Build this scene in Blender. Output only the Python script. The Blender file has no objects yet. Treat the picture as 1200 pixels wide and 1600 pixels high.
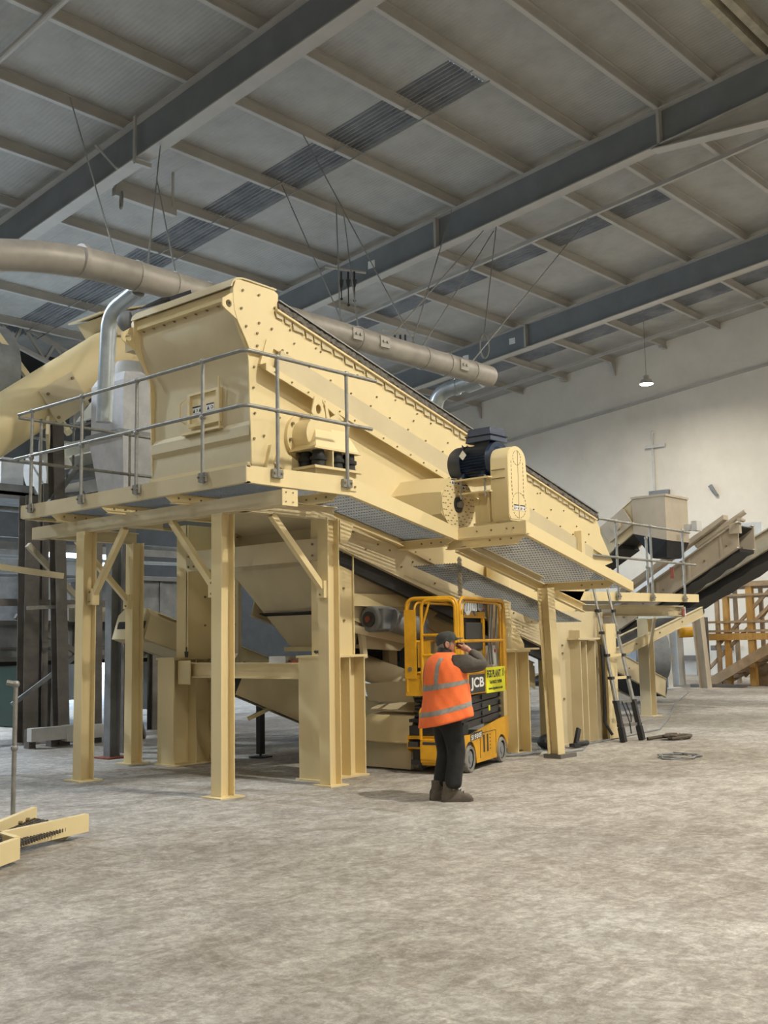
import bpy, bmesh, math, random
from math import sin, cos, pi, radians, atan2, sqrt, tan
from mathutils import Vector, Matrix
random.seed(7)
SC = bpy.context.scene
COL = SC.collection
V = Vector

# ------------------------------------------------------------------ camera
PITCH, ROLL, YAW, CAMH = .118328, .017694, .7273, 1.65
fw = V((cos(YAW)*cos(PITCH), sin(YAW)*cos(PITCH), sin(PITCH)))
rt = V((sin(YAW), -cos(YAW), 0)); dn = fw.cross(rt)
r2 = rt*cos(ROLL) + dn*sin(ROLL); d2 = -rt*sin(ROLL) + dn*cos(ROLL)
cam = bpy.data.cameras.new('camera'); camo = bpy.data.objects.new('camera', cam); COL.objects.link(camo)
m = Matrix((r2, -d2, -fw)).transposed().to_4x4(); m.translation = V((0, 0, CAMH)); camo.matrix_world = m
cam.sensor_fit = 'VERTICAL'; cam.sensor_height = 36; cam.sensor_width = 27; cam.lens = 1682.7/1600*36
cam.clip_end = 300; SC.camera = camo
SC.view_settings.view_transform = 'Standard'; SC.view_settings.look = 'None'
SC.view_settings.exposure = -0.06; SC.view_settings.gamma = 1; SC.view_settings.use_curve_mapping = False

# ------------------------------------------------------------------ world (cool daylight outside the hall)
W = bpy.data.worlds.new('sky'); SC.world = W; W.use_nodes = True
nt = W.node_tree; bg = nt.nodes['Background']
bg.inputs[0].default_value = (.55, .75, 1, 1); bg.inputs[1].default_value = 24.0

# ------------------------------------------------------------------ high-bay lamps that light the hall
def lamp_light(x, y, z, power, col=(1, .9, .76), size=.5):
    l = bpy.data.lights.new('high_bay_light', 'AREA'); l.shape = 'DISK'; l.size = size; l.energy = power; l.color = col
    o = bpy.data.objects.new('high_bay_light', l); o.location = (x, y, z); COL.objects.link(o); return o
RIDGE = 9.0
def roofz(y):  # top of the rafters
    return 16.289 - .1101*y if y > RIDGE else 16.289 - .1101*(2*RIDGE - y)
WARM = (1, .93, .80); COOL = (.80, .90, 1)
HIGH_BAYS = [  # x, y, z, power, colour
    (36.5, 19.07, 11.1, 520, WARM), (36.5, 8.0, 11.1, 520, WARM), (36.5, -4, 11.1, 450, WARM),
    (28, 9.3, 12, 700, WARM), (20, 2.0, 12, 1150, WARM), (9.5, 0.5, 12, 1650, WARM), (-1, -1.0, 12, 420, WARM), (29, -2, 12, 600, WARM),
    (4, -9.0, 12, 450, WARM), (14, -9.0, 12, 600, WARM), (-7, 7, 12, 220, WARM), (34, 33, 10.5, 900, COOL),  # the cool lamp is added, hidden behind the machine to brighten the left gable
    (3, 14, 12, 300, COOL), (5, 24, 11.5, 2300, COOL), (10, 30, 10.5, 1900, COOL)]  # cool lamps added out of view in place of daylight from the left
for x_, y_, z_, p_, c_ in HIGH_BAYS[:3] + [HIGH_BAYS[11]]:      # added point lights that brighten the upper wall like reflector spill
    l = bpy.data.lights.new('added_spill', 'POINT'); l.energy = 90; l.color = c_; l.shadow_soft_size = .25
    o = bpy.data.objects.new('added_spill', l); o.location = (x_, y_, z_-.35); COL.objects.link(o)
l = bpy.data.lights.new('doorway_daylight', 'AREA'); l.shape = 'RECTANGLE'; l.size = 13; l.size_y = 5.6; l.cycles.is_portal = True      # portal: guides the sky light through the open doorway
o = bpy.data.objects.new('doorway_daylight', l); o.location = (18.5, 36.1, 2.8); o.rotation_euler = (-pi/2, 0, 0); COL.objects.link(o)

# ------------------------------------------------------------------ helpers
OFF = {}
class B:
    """collects shapes in world coordinates; build() links them as one mesh object"""
    def __init__(s): s.bm = bmesh.new(); s.mi = 0
    def m(s, i): s.mi = i; return s
    def face(s, vs):
        try:
            f = s.bm.faces.new(vs); f.material_index = s.mi; return f
        except ValueError: return None
    def hexa(s, p):
        v = [s.bm.verts.new(q) for q in p]
        for a in ((0, 3, 2, 1), (4, 5, 6, 7), (0, 1, 5, 4), (1, 2, 6, 5), (2, 3, 7, 6), (3, 0, 4, 7)): s.face([v[i] for i in a])
        return s
    def box(s, x0, x1, y0, y1, z0, z1):
        return s.hexa([(x0, y0, z0), (x1, y0, z0), (x1, y1, z0), (x0, y1, z0), (x0, y0, z1), (x1, y0, z1), (x1, y1, z1), (x0, y1, z1)])
    def frame(s, p0, p1, up=(0, 0, 1)):
        p0, p1 = V(p0), V(p1); a = (p1-p0).normalized(); up = V(up)
        if abs(a.dot(up)) > .98: up = V((1, 0, 0)) if abs(a.x) < .9 else V((0, 1, 0))
        side = a.cross(up).normalized(); u = side.cross(a).normalized(); return p0, p1, side, u
    def prof(s, p0, p1, pts, up=(0, 0, 1), cap=True):
        """extrude a closed 2D outline (side, up) from p0 to p1"""
        p0, p1, a, u = s.frame(p0, p1, up)
        A = [s.bm.verts.new(p0+a*x+u*y) for x, y in pts]; C = [s.bm.verts.new(p1+a*x+u*y) for x, y in pts]
        n = len(pts)
        for i in range(n): s.face([A[i], A[(i+1) % n], C[(i+1) % n], C[i]])
        if cap: s.face(A[::-1]); s.face(C)
        return s
    def bar(s, p0, p1, w, h, up=(0, 0, 1)):
        return s.prof(p0, p1, [(-w/2, -h/2), (w/2, -h/2), (w/2, h/2), (-w/2, h/2)], up)
    def ibeam(s, p0, p1, w, h, tf=.015, tw=.01, up=(0, 0, 1)):
        w /= 2; h /= 2; t = tw/2
        return s.prof(p0, p1, [(-w, -h), (w, -h), (w, -h+tf), (t, -h+tf), (t, h-tf), (w, h-tf), (w, h), (-w, h), (-w, h-tf), (-t, h-tf), (-t, -h+tf), (-w, -h+tf)], up)
    def chan(s, p0, p1, w, h, t=.01, up=(0, 0, 1), flip=1):
        w0, w1 = (0, w) if flip > 0 else (-w, 0); h /= 2
        if flip > 0: P = [(0, -h), (w, -h), (w, -h+t), (t, -h+t), (t, h-t), (w, h-t), (w, h), (0, h)]
        else: P = [(0, h), (-w, h), (-w, h-t), (-t, h-t), (-t, -h+t), (-w, -h+t), (-w, -h), (0, -h)]
        return s.prof(p0, p1, P, up)
    def tube(s, pts, r, n=10, cap=True):
        pts = [V(p) for p in pts]; rs = r if isinstance(r, (list, tuple)) else [r]*len(pts)
        rings = []; prev = None
        for i, p in enumerate(pts):
            a = (pts[min(i+1, len(pts)-1)] - pts[max(i-1, 0)])
            if a.length < 1e-9: a = V((0, 0, 1))
            a.normalize()
            if prev is None:
                prev = a.cross(V((0, 0, 1)));
                if prev.length < .1: prev = a.cross(V((1, 0, 0)))
            b = prev - a*prev.dot(a)
            if b.length < 1e-6: b = a.orthogonal()
            b.normalize(); prev = b; c = a.cross(b)
            rings.append([s.bm.verts.new(p+(b*cos(2*pi*k/n)+c*sin(2*pi*k/n))*rs[i]) for k in range(n)])
        for i in range(len(rings)-1):
            for k in range(n): s.face([rings[i][k], rings[i][(k+1) % n], rings[i+1][(k+1) % n], rings[i+1][k]])
        if cap: s.face(rings[0][::-1]); s.face(rings[-1])
        return s
    def cyl(s, p0, p1, r, n=16, r1=None): return s.tube([p0, p1], [r, r if r1 is None else r1], n)
    def plate(s, pts, nrm, t):
        """polygon pts extruded by t along nrm"""
        nn = V(nrm).normalized()*t
        A = [s.bm.verts.new(V(p)) for p in pts]; C = [s.bm.verts.new(V(p)+nn) for p in pts]; n = len(pts)
        for i in range(n): s.face([A[i], A[(i+1) % n], C[(i+1) % n], C[i]])
        s.face(A[::-1]); s.face(C); return s
    def loft(s, rings, cap=True, closed=True):
        R = [[s.bm.verts.new(V(p)) for p in r] for r in rings]; n = len(R[0])
        for i in range(len(R)-1):
            for k in range(n if closed else n-1): s.face([R[i][k], R[i][(k+1) % n], R[i+1][(k+1) % n], R[i+1][k]])
        if cap and closed: s.face(R[0][::-1]); s.face(R[-1])
        return s
    def ball(s, c, r, n=12, k=8, sc=(1, 1, 1)):
        c = V(c); rings = []
        for j in range(1, k):
            th = pi*j/k; rings.append([c+V((r*sc[0]*sin(th)*cos(2*pi*i/n), r*sc[1]*sin(th)*sin(2*pi*i/n), -r*sc[2]*cos(th))) for i in range(n)])
        return s.loft(rings)
    def bolt(s, p, nrm, r=.016, h=.014):
        r *= .85; p = V(p); nn = V(nrm).normalized(); return s.tube([p, p+nn*h], r, 6)
    def build(s, name, mats, parent=None, smooth=30, bevel=0):
        bmesh.ops.recalc_face_normals(s.bm, faces=s.bm.faces)
        o_ = V((0, 0, 0))
        if parent is not None: o_ = OFF.get(parent.name, V((0, 0, 0)))
        if o_.length: bmesh.ops.translate(s.bm, verts=s.bm.verts, vec=-o_)
        me = bpy.data.meshes.new(name); s.bm.to_mesh(me); s.bm.free()
        if not isinstance(mats, (list, tuple)): mats = [mats]
        for mm in mats: me.materials.append(mm)
        me.polygons.foreach_set('use_smooth', [True]*len(me.polygons)); me.set_sharp_from_angle(angle=radians(smooth))
        o = bpy.data.objects.new(name, me); COL.objects.link(o)
        if parent is not None: o.parent = parent; OFF[o.name] = o_
        if bevel:
            bv = o.modifiers.new('bevel', 'BEVEL'); bv.width = bevel; bv.segments = 2; bv.limit_method = 'ANGLE'
        return o
def tag(o, label, cat, group=None):
    o['label'] = label; o['category'] = cat
    if group: o['group'] = group
    return o
def thing(name, label, cat, loc=(0, 0, 0), group=None):
    o = bpy.data.objects.new(name, None); COL.objects.link(o); o.location = loc; o.empty_display_size = .2
    OFF[o.name] = V(loc); return tag(o, label, cat, group)
def struct(o): o['kind'] = 'structure'; return o
def copy_tree(o, parent=None):
    c = o.copy(); COL.objects.link(c)
    if parent is not None: c.parent = parent
    for ch in list(o.children): copy_tree(ch, c)
    return c
def bend(p, r_, k=6):
    """rounded polyline through points p with corner radius r_"""
    out = [V(p[0])]
    for i in range(1, len(p)-1):
        a, b, c = V(p[i-1]), V(p[i]), V(p[i+1]); d1 = (a-b).normalized(); d3 = (c-b).normalized()
        s0 = b+d1*r_; s1 = b+d3*r_
        for j in range(k+1):
            t = j/k; out.append(s0*(1-t)**2 + b*2*t*(1-t) + s1*t*t)
    out.append(V(p[-1])); return out
def label_part(o, text): o['label'] = text; return o
def text_mesh(txt, size, mat, parent, origin, xdir, ydir, name='lettering', depth=.002, bold=0.0, align='LEFT', fit=None):
    cu = bpy.data.curves.new('t', 'FONT'); cu.body = txt; cu.size = size; cu.extrude = depth; cu.offset = bold; cu.align_x = align
    to = bpy.data.objects.new('t', cu); COL.objects.link(to)
    bpy.context.view_layer.update()
    me = bpy.data.meshes.new_from_object(to.evaluated_get(bpy.context.evaluated_depsgraph_get()))
    bpy.data.objects.remove(to); bpy.data.curves.remove(cu)
    if fit and len(me.vertices):
        xs = [v.co.x for v in me.vertices]; ys = [v.co.y for v in me.vertices]; sx = fit[0]/(max(xs)-min(xs)); sy = fit[1]/(max(ys)-min(ys)); x0 = min(xs); y0 = min(ys)
        for v in me.vertices: v.co.x = (v.co.x-x0)*sx; v.co.y = (v.co.y-y0)*sy
    X = V(xdir).normalized(); Y = V(ydir).normalized(); Z = X.cross(Y)
    M = Matrix((X, Y, Z)).transposed().to_4x4(); M.translation = V(origin) - OFF.get(parent.name, V((0, 0, 0)))
    me.transform(M); me.materials.clear(); me.materials.append(mat)
    o = bpy.data.objects.new(name, me); COL.objects.link(o); o.parent = parent; OFF[o.name] = OFF.get(parent.name, V((0, 0, 0))); return o

# ------------------------------------------------------------------ materials
def mat(name, col, rough=.5, metal=0, var=.0, scale=6, bump=0, bscale=40, col2=None, spec=.5, stretch=None, trans=0, emis=None, es=0, thr=(.35, .65)):
    m = bpy.data.materials.new(name); m.use_nodes = True; t = m.node_tree; b = t.nodes['Principled BSDF']
    b.inputs['Base Color'].default_value = (*col, 1); b.inputs['Roughness'].default_value = rough; b.inputs['Metallic'].default_value = metal
    b.inputs['Specular IOR Level'].default_value = spec
    if trans: b.inputs['Transmission Weight'].default_value = trans
    if emis: b.inputs['Emission Color'].default_value = (*emis, 1); b.inputs['Emission Strength'].default_value = es
    tc = t.nodes.new('ShaderNodeTexCoord'); src = tc.outputs['Object']
    if stretch:
        mp = t.nodes.new('ShaderNodeMapping'); mp.inputs['Scale'].default_value = stretch; t.links.new(src, mp.inputs[0]); src = mp.outputs[0]
    if var or col2:
        n = t.nodes.new('ShaderNodeTexNoise'); n.inputs['Scale'].default_value = scale; n.inputs['Detail'].default_value = 6; n.inputs['Roughness'].default_value = .65
        t.links.new(src, n.inputs['Vector'])
        r = t.nodes.new('ShaderNodeValToRGB'); t.links.new(n.outputs['Fac'], r.inputs[0])
        c2 = col2 or tuple(c*(1-var) for c in col)
        r.color_ramp.elements[0].position = thr[0]; r.color_ramp.elements[0].color = (*c2, 1)
        r.color_ramp.elements[1].position = thr[1]; r.color_ramp.elements[1].color = (*col, 1)
        t.links.new(r.outputs[0], b.inputs['Base Color'])
    if bump:
        n2 = t.nodes.new('ShaderNodeTexNoise'); n2.inputs['Scale'].default_value = bscale; n2.inputs['Detail'].default_value = 4; t.links.new(src, n2.inputs['Vector'])
        bp = t.nodes.new('ShaderNodeBump'); bp.inputs['Strength'].default_value = bump; bp.inputs['Distance'].default_value = .02
        t.links.new(n2.outputs['Fac'], bp.inputs['Height']); t.links.new(bp.outputs[0], b.inputs['Normal'])
    return m
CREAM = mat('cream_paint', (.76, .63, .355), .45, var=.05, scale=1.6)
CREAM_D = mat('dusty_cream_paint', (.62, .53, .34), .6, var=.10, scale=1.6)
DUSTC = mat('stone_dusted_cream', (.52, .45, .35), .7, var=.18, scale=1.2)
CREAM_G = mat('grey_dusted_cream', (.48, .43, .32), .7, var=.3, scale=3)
GALV = mat('galvanised_steel', (.33, .33, .31), .48, metal=.6, var=.25, scale=14)
GRATE = mat('galvanised_grating', (.24, .265, .29), .5, metal=.3, var=.2, scale=20)
STEEL_D = mat('dark_dusty_steel', (.17, .155, .14), .7, metal=.1, var=.35, scale=3)
STEEL_G = mat('blue_grey_steel', (.25, .265, .28), .65, metal=.15, var=.3, scale=3)
BOLT = mat('dull_bolt', (.26, .20, .11), .5, metal=.3)
BLACK = mat('black_rubber', (.02, .02, .022), .65, var=.4, scale=9)
BLACKM = mat('black_painted_steel', (.035, .036, .04), .45, var=.3, scale=6)
YEL = mat('lift_yellow_paint', (.74, .38, .012), .4, var=.22, scale=5)
YELB = mat('signal_yellow', (.85, .85, .02), .5)
NAVY = mat('dark_blue_motor_paint', (.018, .035, .075), .38, var=.3, scale=8)
WHITE = mat('white_paint', (.82, .82, .80), .5, var=.08)
WHITE_D = mat('dusty_white_steel', (.62, .62, .60), .65, var=.2, scale=2)
ROOFST = mat('grey_roof_steel', (.235, .24, .245), .6, var=.28, scale=1.5, bump=.1)
RAFTER = mat('rafter_paint', (.22, .235, .25), .55, var=.15, scale=1.2)
PURL = mat('dusty_galvanised_purlin', (.46, .44, .405), .6, var=.12, scale=1.2)
DUCT = mat('dusty_duct_steel', (.44, .41, .37), .5, metal=.25, var=.3, scale=1.5)
DUCTB = mat('bright_galvanised_duct', (.52, .58, .62), .32, metal=.7, var=.2, scale=5)
DUST = mat('dust_heap', (.19, .17, .14), .95, col2=(.06, .055, .05), scale=14, bump=.6)
WOOD = mat('orange_timber', (.55, .30, .07), .6, var=.3, scale=3, stretch=(8, 8, 1))
WOOD_D = mat('dusty_timber', (.42, .29, .16), .7, var=.3, scale=4)
SKIN = mat('skin', (.52, .28, .19), .5, var=.12, scale=20)
HAIR = mat('grey_hair', (.28, .25, .21), .7, var=.4, scale=60)
VEST = mat('fluorescent_orange_cloth', (1.0, .19, .045), .75, var=.10, scale=7, bump=.5, bscale=7)
REFL = mat('silver_reflective_tape', (.34, .32, .29), .45, var=.35, scale=18)
JACKET = mat('grey_jacket_cloth', (.115, .10, .085), .85, var=.35, scale=9, bump=.5, bscale=14)
TROUS = mat('black_work_trousers', (.008, .009, .010), .85, col2=(.022, .022, .021), scale=6, bump=.5, bscale=10)
BOOT = mat('dusty_leather', (.13, .105, .08), .75, var=.35, scale=18)
SOLE = mat('boot_sole', (.10, .085, .07), .8)
CAPM = mat('dark_grey_cap_cloth', (.055, .058, .052), .9, var=.35, scale=25)
TYRE = mat('dusty_grey_tyre', (.30, .28, .25), .8, var=.4, scale=9)
GREEN = mat('dark_green_plastic', (.015, .04, .03), .5, var=.3)
RED = mat('faded_red_paint', (.30, .08, .05), .6, var=.3)
PLASTIC = mat('pale_blue_tarp', (.55, .60, .64), .4, var=.15, scale=2)
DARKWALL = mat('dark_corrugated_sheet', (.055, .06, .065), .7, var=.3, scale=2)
CARD = mat('brown_board', (.32, .20, .11), .7)
GREYP = mat('pale_grey_plastic_tank', (.50, .50, .52), .55, var=.25, scale=3)
LAMPM = mat('lamp_glow', (1, 1, 1), .4, emis=(1, .95, .85), es=55)

def nodes(m): return m.node_tree.nodes, m.node_tree.links
def floor_mat():
    m = mat('dusty_concrete', (.5, .46, .40), .8, spec=.25); N, L = nodes(m); b = N['Principled BSDF']; tc = N.new('ShaderNodeTexCoord')
    def noise(sc, det, stretch, rot=0, rough=.6, dist=0):
        mp = N.new('ShaderNodeMapping'); mp.inputs['Scale'].default_value = stretch; mp.inputs['Rotation'].default_value = (0, 0, rot)
        L.new(tc.outputs['Object'], mp.inputs[0]); n = N.new('ShaderNodeTexNoise'); n.inputs['Scale'].default_value = sc; n.inputs['Detail'].default_value = det
        n.inputs['Roughness'].default_value = rough; n.inputs['Distortion'].default_value = dist; L.new(mp.outputs[0], n.inputs['Vector']); return n.outputs['Fac']
    def ramp(f, p0, c0, p1, c1):
        r = N.new('ShaderNodeValToRGB'); L.new(f, r.inputs[0]); e = r.color_ramp.elements
        e[0].position = p0; e[0].color = (*c0, 1); e[1].position = p1; e[1].color = (*c1, 1); return r.outputs[0]
    def mix(a, c, f, mode='MULTIPLY'):
        x = N.new('ShaderNodeMix'); x.data_type = 'RGBA'; x.blend_type = mode; x.inputs[0].default_value = f
        L.new(a, x.inputs[6]); L.new(c, x.inputs[7]); return x.outputs[2]
    g = (1, 1, 1)
    base = ramp(noise(.35, 5, (1, 1, 1)), .3, (.43, .415, .39), .7, (.58, .565, .53))
    sw = ramp(noise(2.2, 10, (1, 1, 1), .5, .82, .8), .44, (.70, .68, .65), .56, g)        # trampled dust
    st = ramp(noise(5, 10, (.6, 1.5, 1), -.6, .8, .6), .45, (.76, .74, .72), .55, g)     # drag marks
    fn = ramp(noise(16, 9, (1, .8, 1), .9, .85, .4), .45, (.68, .66, .64), .55, g)
    sp = ramp(noise(7, 10, (1.6, .7, 1), .9, .85, .6), .55, g, .61, (1.28, 1.27, 1.24))
    bs = ramp(noise(.22, 4, (1, 1, 1), .1, .6, .6), .38, (.70, .67, .63), .58, g)
    c = mix(base, sw, .85); c = mix(c, st, .8); c = mix(c, fn, .8); c = mix(c, sp, .8); c = mix(c, bs, .8)
    L.new(c, b.inputs['Base Color'])
    v = N.new('ShaderNodeTexVoronoi'); v.inputs['Scale'].default_value = 3.2; v.feature = 'DISTANCE_TO_EDGE'; mp = N.new('ShaderNodeMapping'); mp.inputs['Scale'].default_value = (.7, 1.6, 1); mp.inputs['Rotation'].default_value = (0, 0, .8)
    L.new(tc.outputs['Object'], mp.inputs[0]); wn = N.new('ShaderNodeTexNoise'); wn.inputs['Scale'].default_value = 2.5; wn.inputs['Detail'].default_value = 5; L.new(mp.outputs[0], wn.inputs['Vector'])
    ad = N.new('ShaderNodeMix'); ad.data_type = 'RGBA'; ad.blend_type = 'LINEAR_LIGHT'; ad.inputs[0].default_value = .5; L.new(mp.outputs[0], ad.inputs[6]); L.new(wn.outputs['Color'], ad.inputs[7]); L.new(ad.outputs[2], v.inputs['Vector'])
    c = mix(c, ramp(v.outputs['Distance'], .0, (1.16, 1.15, 1.12), .05, g), .8)              # pale scuffed crests between scrape marks
    L.new(c, b.inputs['Base Color'])
    bp = N.new('ShaderNodeBump'); bp.inputs['Strength'].default_value = .5; bp.inputs['Distance'].default_value = .02
    L.new(noise(7, 8, (1, 1, 1), .3, .75, 1), bp.inputs['Height']); L.new(bp.outputs[0], b.inputs['Normal']); return m
FLOOR = floor_mat()
def rib_mat(name, col, col2, axis, period, strength=.35, noise=1.2):
    """profiled sheet: fine ribs across one axis as bump, with a dusty tint"""
    m = mat(name, col, .75, col2=col2, scale=noise, spec=.2); N, L = nodes(m); b = N['Principled BSDF']; tc = N.new('ShaderNodeTexCoord')
    w = N.new('ShaderNodeTexWave'); w.wave_type = 'BANDS'; w.bands_direction = axis; w.inputs['Scale'].default_value = 1/period*.314; w.inputs['Distortion'].default_value = 0
    L.new(tc.outputs['Object'], w.inputs['Vector'])
    n = N.new('ShaderNodeTexNoise'); n.inputs['Scale'].default_value = 9; n.inputs['Detail'].default_value = 6; L.new(tc.outputs['Object'], n.inputs['Vector'])
    a = N.new('ShaderNodeMath'); a.operation = 'MULTIPLY_ADD'; a.inputs[1].default_value = .8; L.new(n.outputs['Fac'], a.inputs[0]); L.new(w.outputs['Fac'], a.inputs[2])
    bp = N.new('ShaderNodeBump'); bp.inputs['Strength'].default_value = strength; bp.inputs['Distance'].default_value = .02
    L.new(a.outputs[0], bp.inputs['Height']); L.new(bp.outputs[0], b.inputs['Normal']); return m
LINER = rib_mat('roof_liner_sheet', (.41, .405, .385), (.34, .335, .315), 'X', .12)
GLINER = rib_mat('gable_liner_sheet', (.72, .68, .60), (.64, .60, .53), 'Y', .3, .12, .5)
RLIGHT = rib_mat('dull_rooflight_sheet', (.27, .275, .285), (.17, .175, .185), 'X', .2, .9)
# ================================================================== THE BUILDING
YE = 36.0   # eaves line on the far left
def P3(x, y, dz=0): return (x, y, roofz(y)+dz)
b = B(); b.box(-14, 60, -17, 62, -.2, 0); struct(b.build('floor', FLOOR))
# ceiling: two roof slopes of liner sheet, with slots for the rooflights
RL = [(18.7, 20.1, 14.4), (28.75, 29.75, 14.4), (37.7, 38.9, 11.9)]
b = B()
def roof_slab(x0, x1, y0, y1):
    d = .26
    b.hexa([P3(x0, y0, d), P3(x1, y0, d), P3(x1, y1, d), P3(x0, y1, d), P3(x0, y0, d+.12), P3(x1, y0, d+.12), P3(x1, y1, d+.12), P3(x0, y1, d+.12)])
xs = [-14]
for x0, x1, y0 in RL:
    roof_slab(xs[-1], x0, RIDGE, YE); roof_slab(x0, x1, RIDGE, y0); roof_slab(x0, x1, 34.5, YE); xs.append(x1)
roof_slab(xs[-1], 42.3, RIDGE, YE); roof_slab(-14, 42.3, -17, RIDGE)
struct(b.build('ceiling', LINER))
for i, (x0, x1, y0) in enumerate(RL):
    b = B(); n = 10
    pts = []
    for k in range(n*4+1):   # trapezoidal profile
        u = k/(n*4); ph = (k % 4); pts.append((x0+(x1-x0)*u, .30 if ph in (0, 3) else .235))
    A = [b.bm.verts.new((x, y0, roofz(y0)+dz)) for x, dz in pts]; C = [b.bm.verts.new((x, 34.5, roofz(34.5)+dz)) for x, dz in pts]
    A2 = [b.bm.verts.new((x, y0, roofz(y0)+dz+.02)) for x, dz in pts]; C2 = [b.bm.verts.new((x, 34.5, roofz(34.5)+dz+.02)) for x, dz in pts]
    for k in range(len(pts)-1): b.face([A[k], A[k+1], C[k+1], C[k]]); b.face([A2[k], C2[k], C2[k+1], A2[k+1]])
    struct(b.build('window_%d' % (i+1), RLIGHT))
# walls
b = B(); b.box(42, 42.3, -17, YE, 0, 17.2); struct(b.build('wall_back', GLINER))
b = B(); b.prof((41.93, 9, 12.4-.1101*0+.82), (41.93, YE, 12.4-.1101*27+.82), [(-.05, -.05), (.05, -.05), (.05, .05), (-.05, .05)])
b.prof((41.93, -17, 13.22-.1101*26), (41.93, 9, 13.22), [(-.05, -.05), (.05, -.05), (.05, .05), (-.05, .05)]); struct(b.build('trim_1', PURL))
b = B()
for x0, x1, z0, z1 in ((-14, 12, 0, 13), (12, 25, 5.6, 13), (25, 42.3, 0, 13)): b.box(x0, x1, YE, YE+.25, z0, z1)
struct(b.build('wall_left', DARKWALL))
b = B(); b.box(-14, 42.3, -17.3, -17, 0, 14); struct(b.build('wall_right', GLINER))
b = B(); b.box(-14.3, -14, -17, YE, 0, 16); struct(b.build('wall_front', GLINER))

# portal rafters
def rafter(X, lab, haunch=True, studs=(), plates=()):
    t = thing('portal_rafter', lab, 'roof beam', (X, RIDGE, roofz(RIDGE)), 'steel portal rafters')
    D, Wf = .98, .36
    def seg(dz, h, w, y0, y1, nm):
        b = B()
        b.hexa([(X-w/2, y0, roofz(y0)+dz-h), (X+w/2, y0, roofz(y0)+dz-h), (X+w/2, y1, roofz(y1)+dz-h), (X-w/2, y1, roofz(y1)+dz-h),
                (X-w/2, y0, roofz(y0)+dz), (X+w/2, y0, roofz(y0)+dz), (X+w/2, y1, roofz(y1)+dz), (X-w/2, y1, roofz(y1)+dz)])
        return b
    for y0, y1 in ((RIDGE, YE-.02), (-16.98, RIDGE)):
        seg(0, .03, Wf, y0, y1, 0).build('top_flange', PURL, t)
        seg(-.03, D-.07, .02, y0, y1, 0).build('web', RAFTER, t)
        seg(-D+.04, .035, Wf, y0, y1, 0).build('bottom_flange', PURL, t)
    if haunch:  # tapered haunch that meets at the ridge
        b = B(); zb = roofz(12.2)-D
        b.plate([(X-.01, 12.2, zb), (X-.01, RIDGE, zb-.28), (X-.01, 2*RIDGE-12.2, zb), (X-.01, RIDGE, zb+.34)], (1, 0, 0), .02)
        b.hexa([(X-.18, 12.2, zb-.035), (X+.18, 12.2, zb-.035), (X+.18, RIDGE, zb-.315), (X-.18, RIDGE, zb-.315), (X-.18, 12.2, zb), (X+.18, 12.2, zb), (X+.18, RIDGE, zb-.28), (X-.18, RIDGE, zb-.28)])
        b.hexa([(X-.18, 2*RIDGE-12.2, zb-.035), (X-.18, RIDGE, zb-.315), (X+.18, RIDGE, zb-.315), (X+.18, 2*RIDGE-12.2, zb-.035), (X-.18, 2*RIDGE-12.2, zb), (X-.18, RIDGE, zb-.28), (X+.18, RIDGE, zb-.28), (X+.18, 2*RIDGE-12.2, zb)])
        b.build('apex_haunch', PURL, t)
    for y in studs:
        b = B(); b.box(X-Wf/2, X+Wf/2, y-.04, y+.04, roofz(y)-D, roofz(y)-.03); b.build('stiffener', PURL, t)
    for y in plates:  # clamped bracket hanging off the flanges
        b = B(); z = roofz(y)
        b.bar((X-Wf/2-.03, y, z+.05), (X-Wf/2-.03, y, z-D-.1), .08, .05); b.bar((X-Wf/2-.03, y, z-D-.1), (X+Wf/2+.03, y-.05, z-D-.1), .1, .1); b.build('clamp_bracket', PURL, t)
    return t
rafter(4.6, 'portal rafter above the camera, nearest of the roof beams'); SC.objects
r1 = rafter(14.5, 'deep grey portal rafter crossing the top left, nearest rafter in view', plates=(20.4,))
r2 = rafter(24.35, 'long grey portal rafter with apex haunch crossing the middle of the roof', studs=(11.98, 19.3), plates=())
r3 = rafter(34.3, 'far grey portal rafter next before the pale gable wall', studs=(22.9,))
for X, Y, r_ in ((24.35, 22.0, r2), (34.3, 23.6, r3), (34.3, 25.9, r3)):
    b = B(); z = roofz(Y)-.45; b.box(X-.03, X-.012, Y-.14, Y+.14, z-.12, z+.12); label_part(b.build('marking_plate', WHITE, r_), 'small white square plate on the web')
b = B(); b.bar((14.2, 21.9, roofz(21.9)-.05), (14.28, 21.1, roofz(21)-.98), .05, .05); b.build('fly_brace', PURL, r1)

# purlins: one long cold-rolled section each
PY = [33.35, 30.9, 28.4, 25.95, 23.45, 20.95, 18.5, 16.1, 14.0, 12.0, 10.5]
ords = ['eleventh', 'tenth', 'ninth', 'eighth', 'seventh', 'sixth', 'fifth', 'fourth', 'third', 'second', 'first']
for k, y in enumerate(PY):
    b = B(); z = roofz(y)
    b.prof((-14, y, z+.13), (42, y, z+.13), [(-.06, -.13), (.06, -.13), (.06, -.11), (.02, -.11), (.02, .11), (.08, .11), (.08, .13), (0, .13), (0, -.11), (-.06, -.11)])
    b.box(-14, 42, y-.05, y+.07, z-.015, z+.012)
    tag(b.build('roof_purlin', PURL), 'long dusty roof purlin, %s one down from the ridge' % ords[k], 'purlin', 'roof purlins of the near slope')
for k, y in enumerate((7.4, 5.0, 2.5, 0, -2.5)):
    b = B(); b.box(-14, 42, y-.05, y+.07, roofz(y), roofz(y)+.26)
    tag(b.build('roof_purlin', PURL), 'roof purlin on the far side of the ridge, %s from the ridge' % ['first', 'second', 'third', 'fourth', 'fifth'][k], 'purlin', 'roof purlins beyond the ridge')
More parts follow.
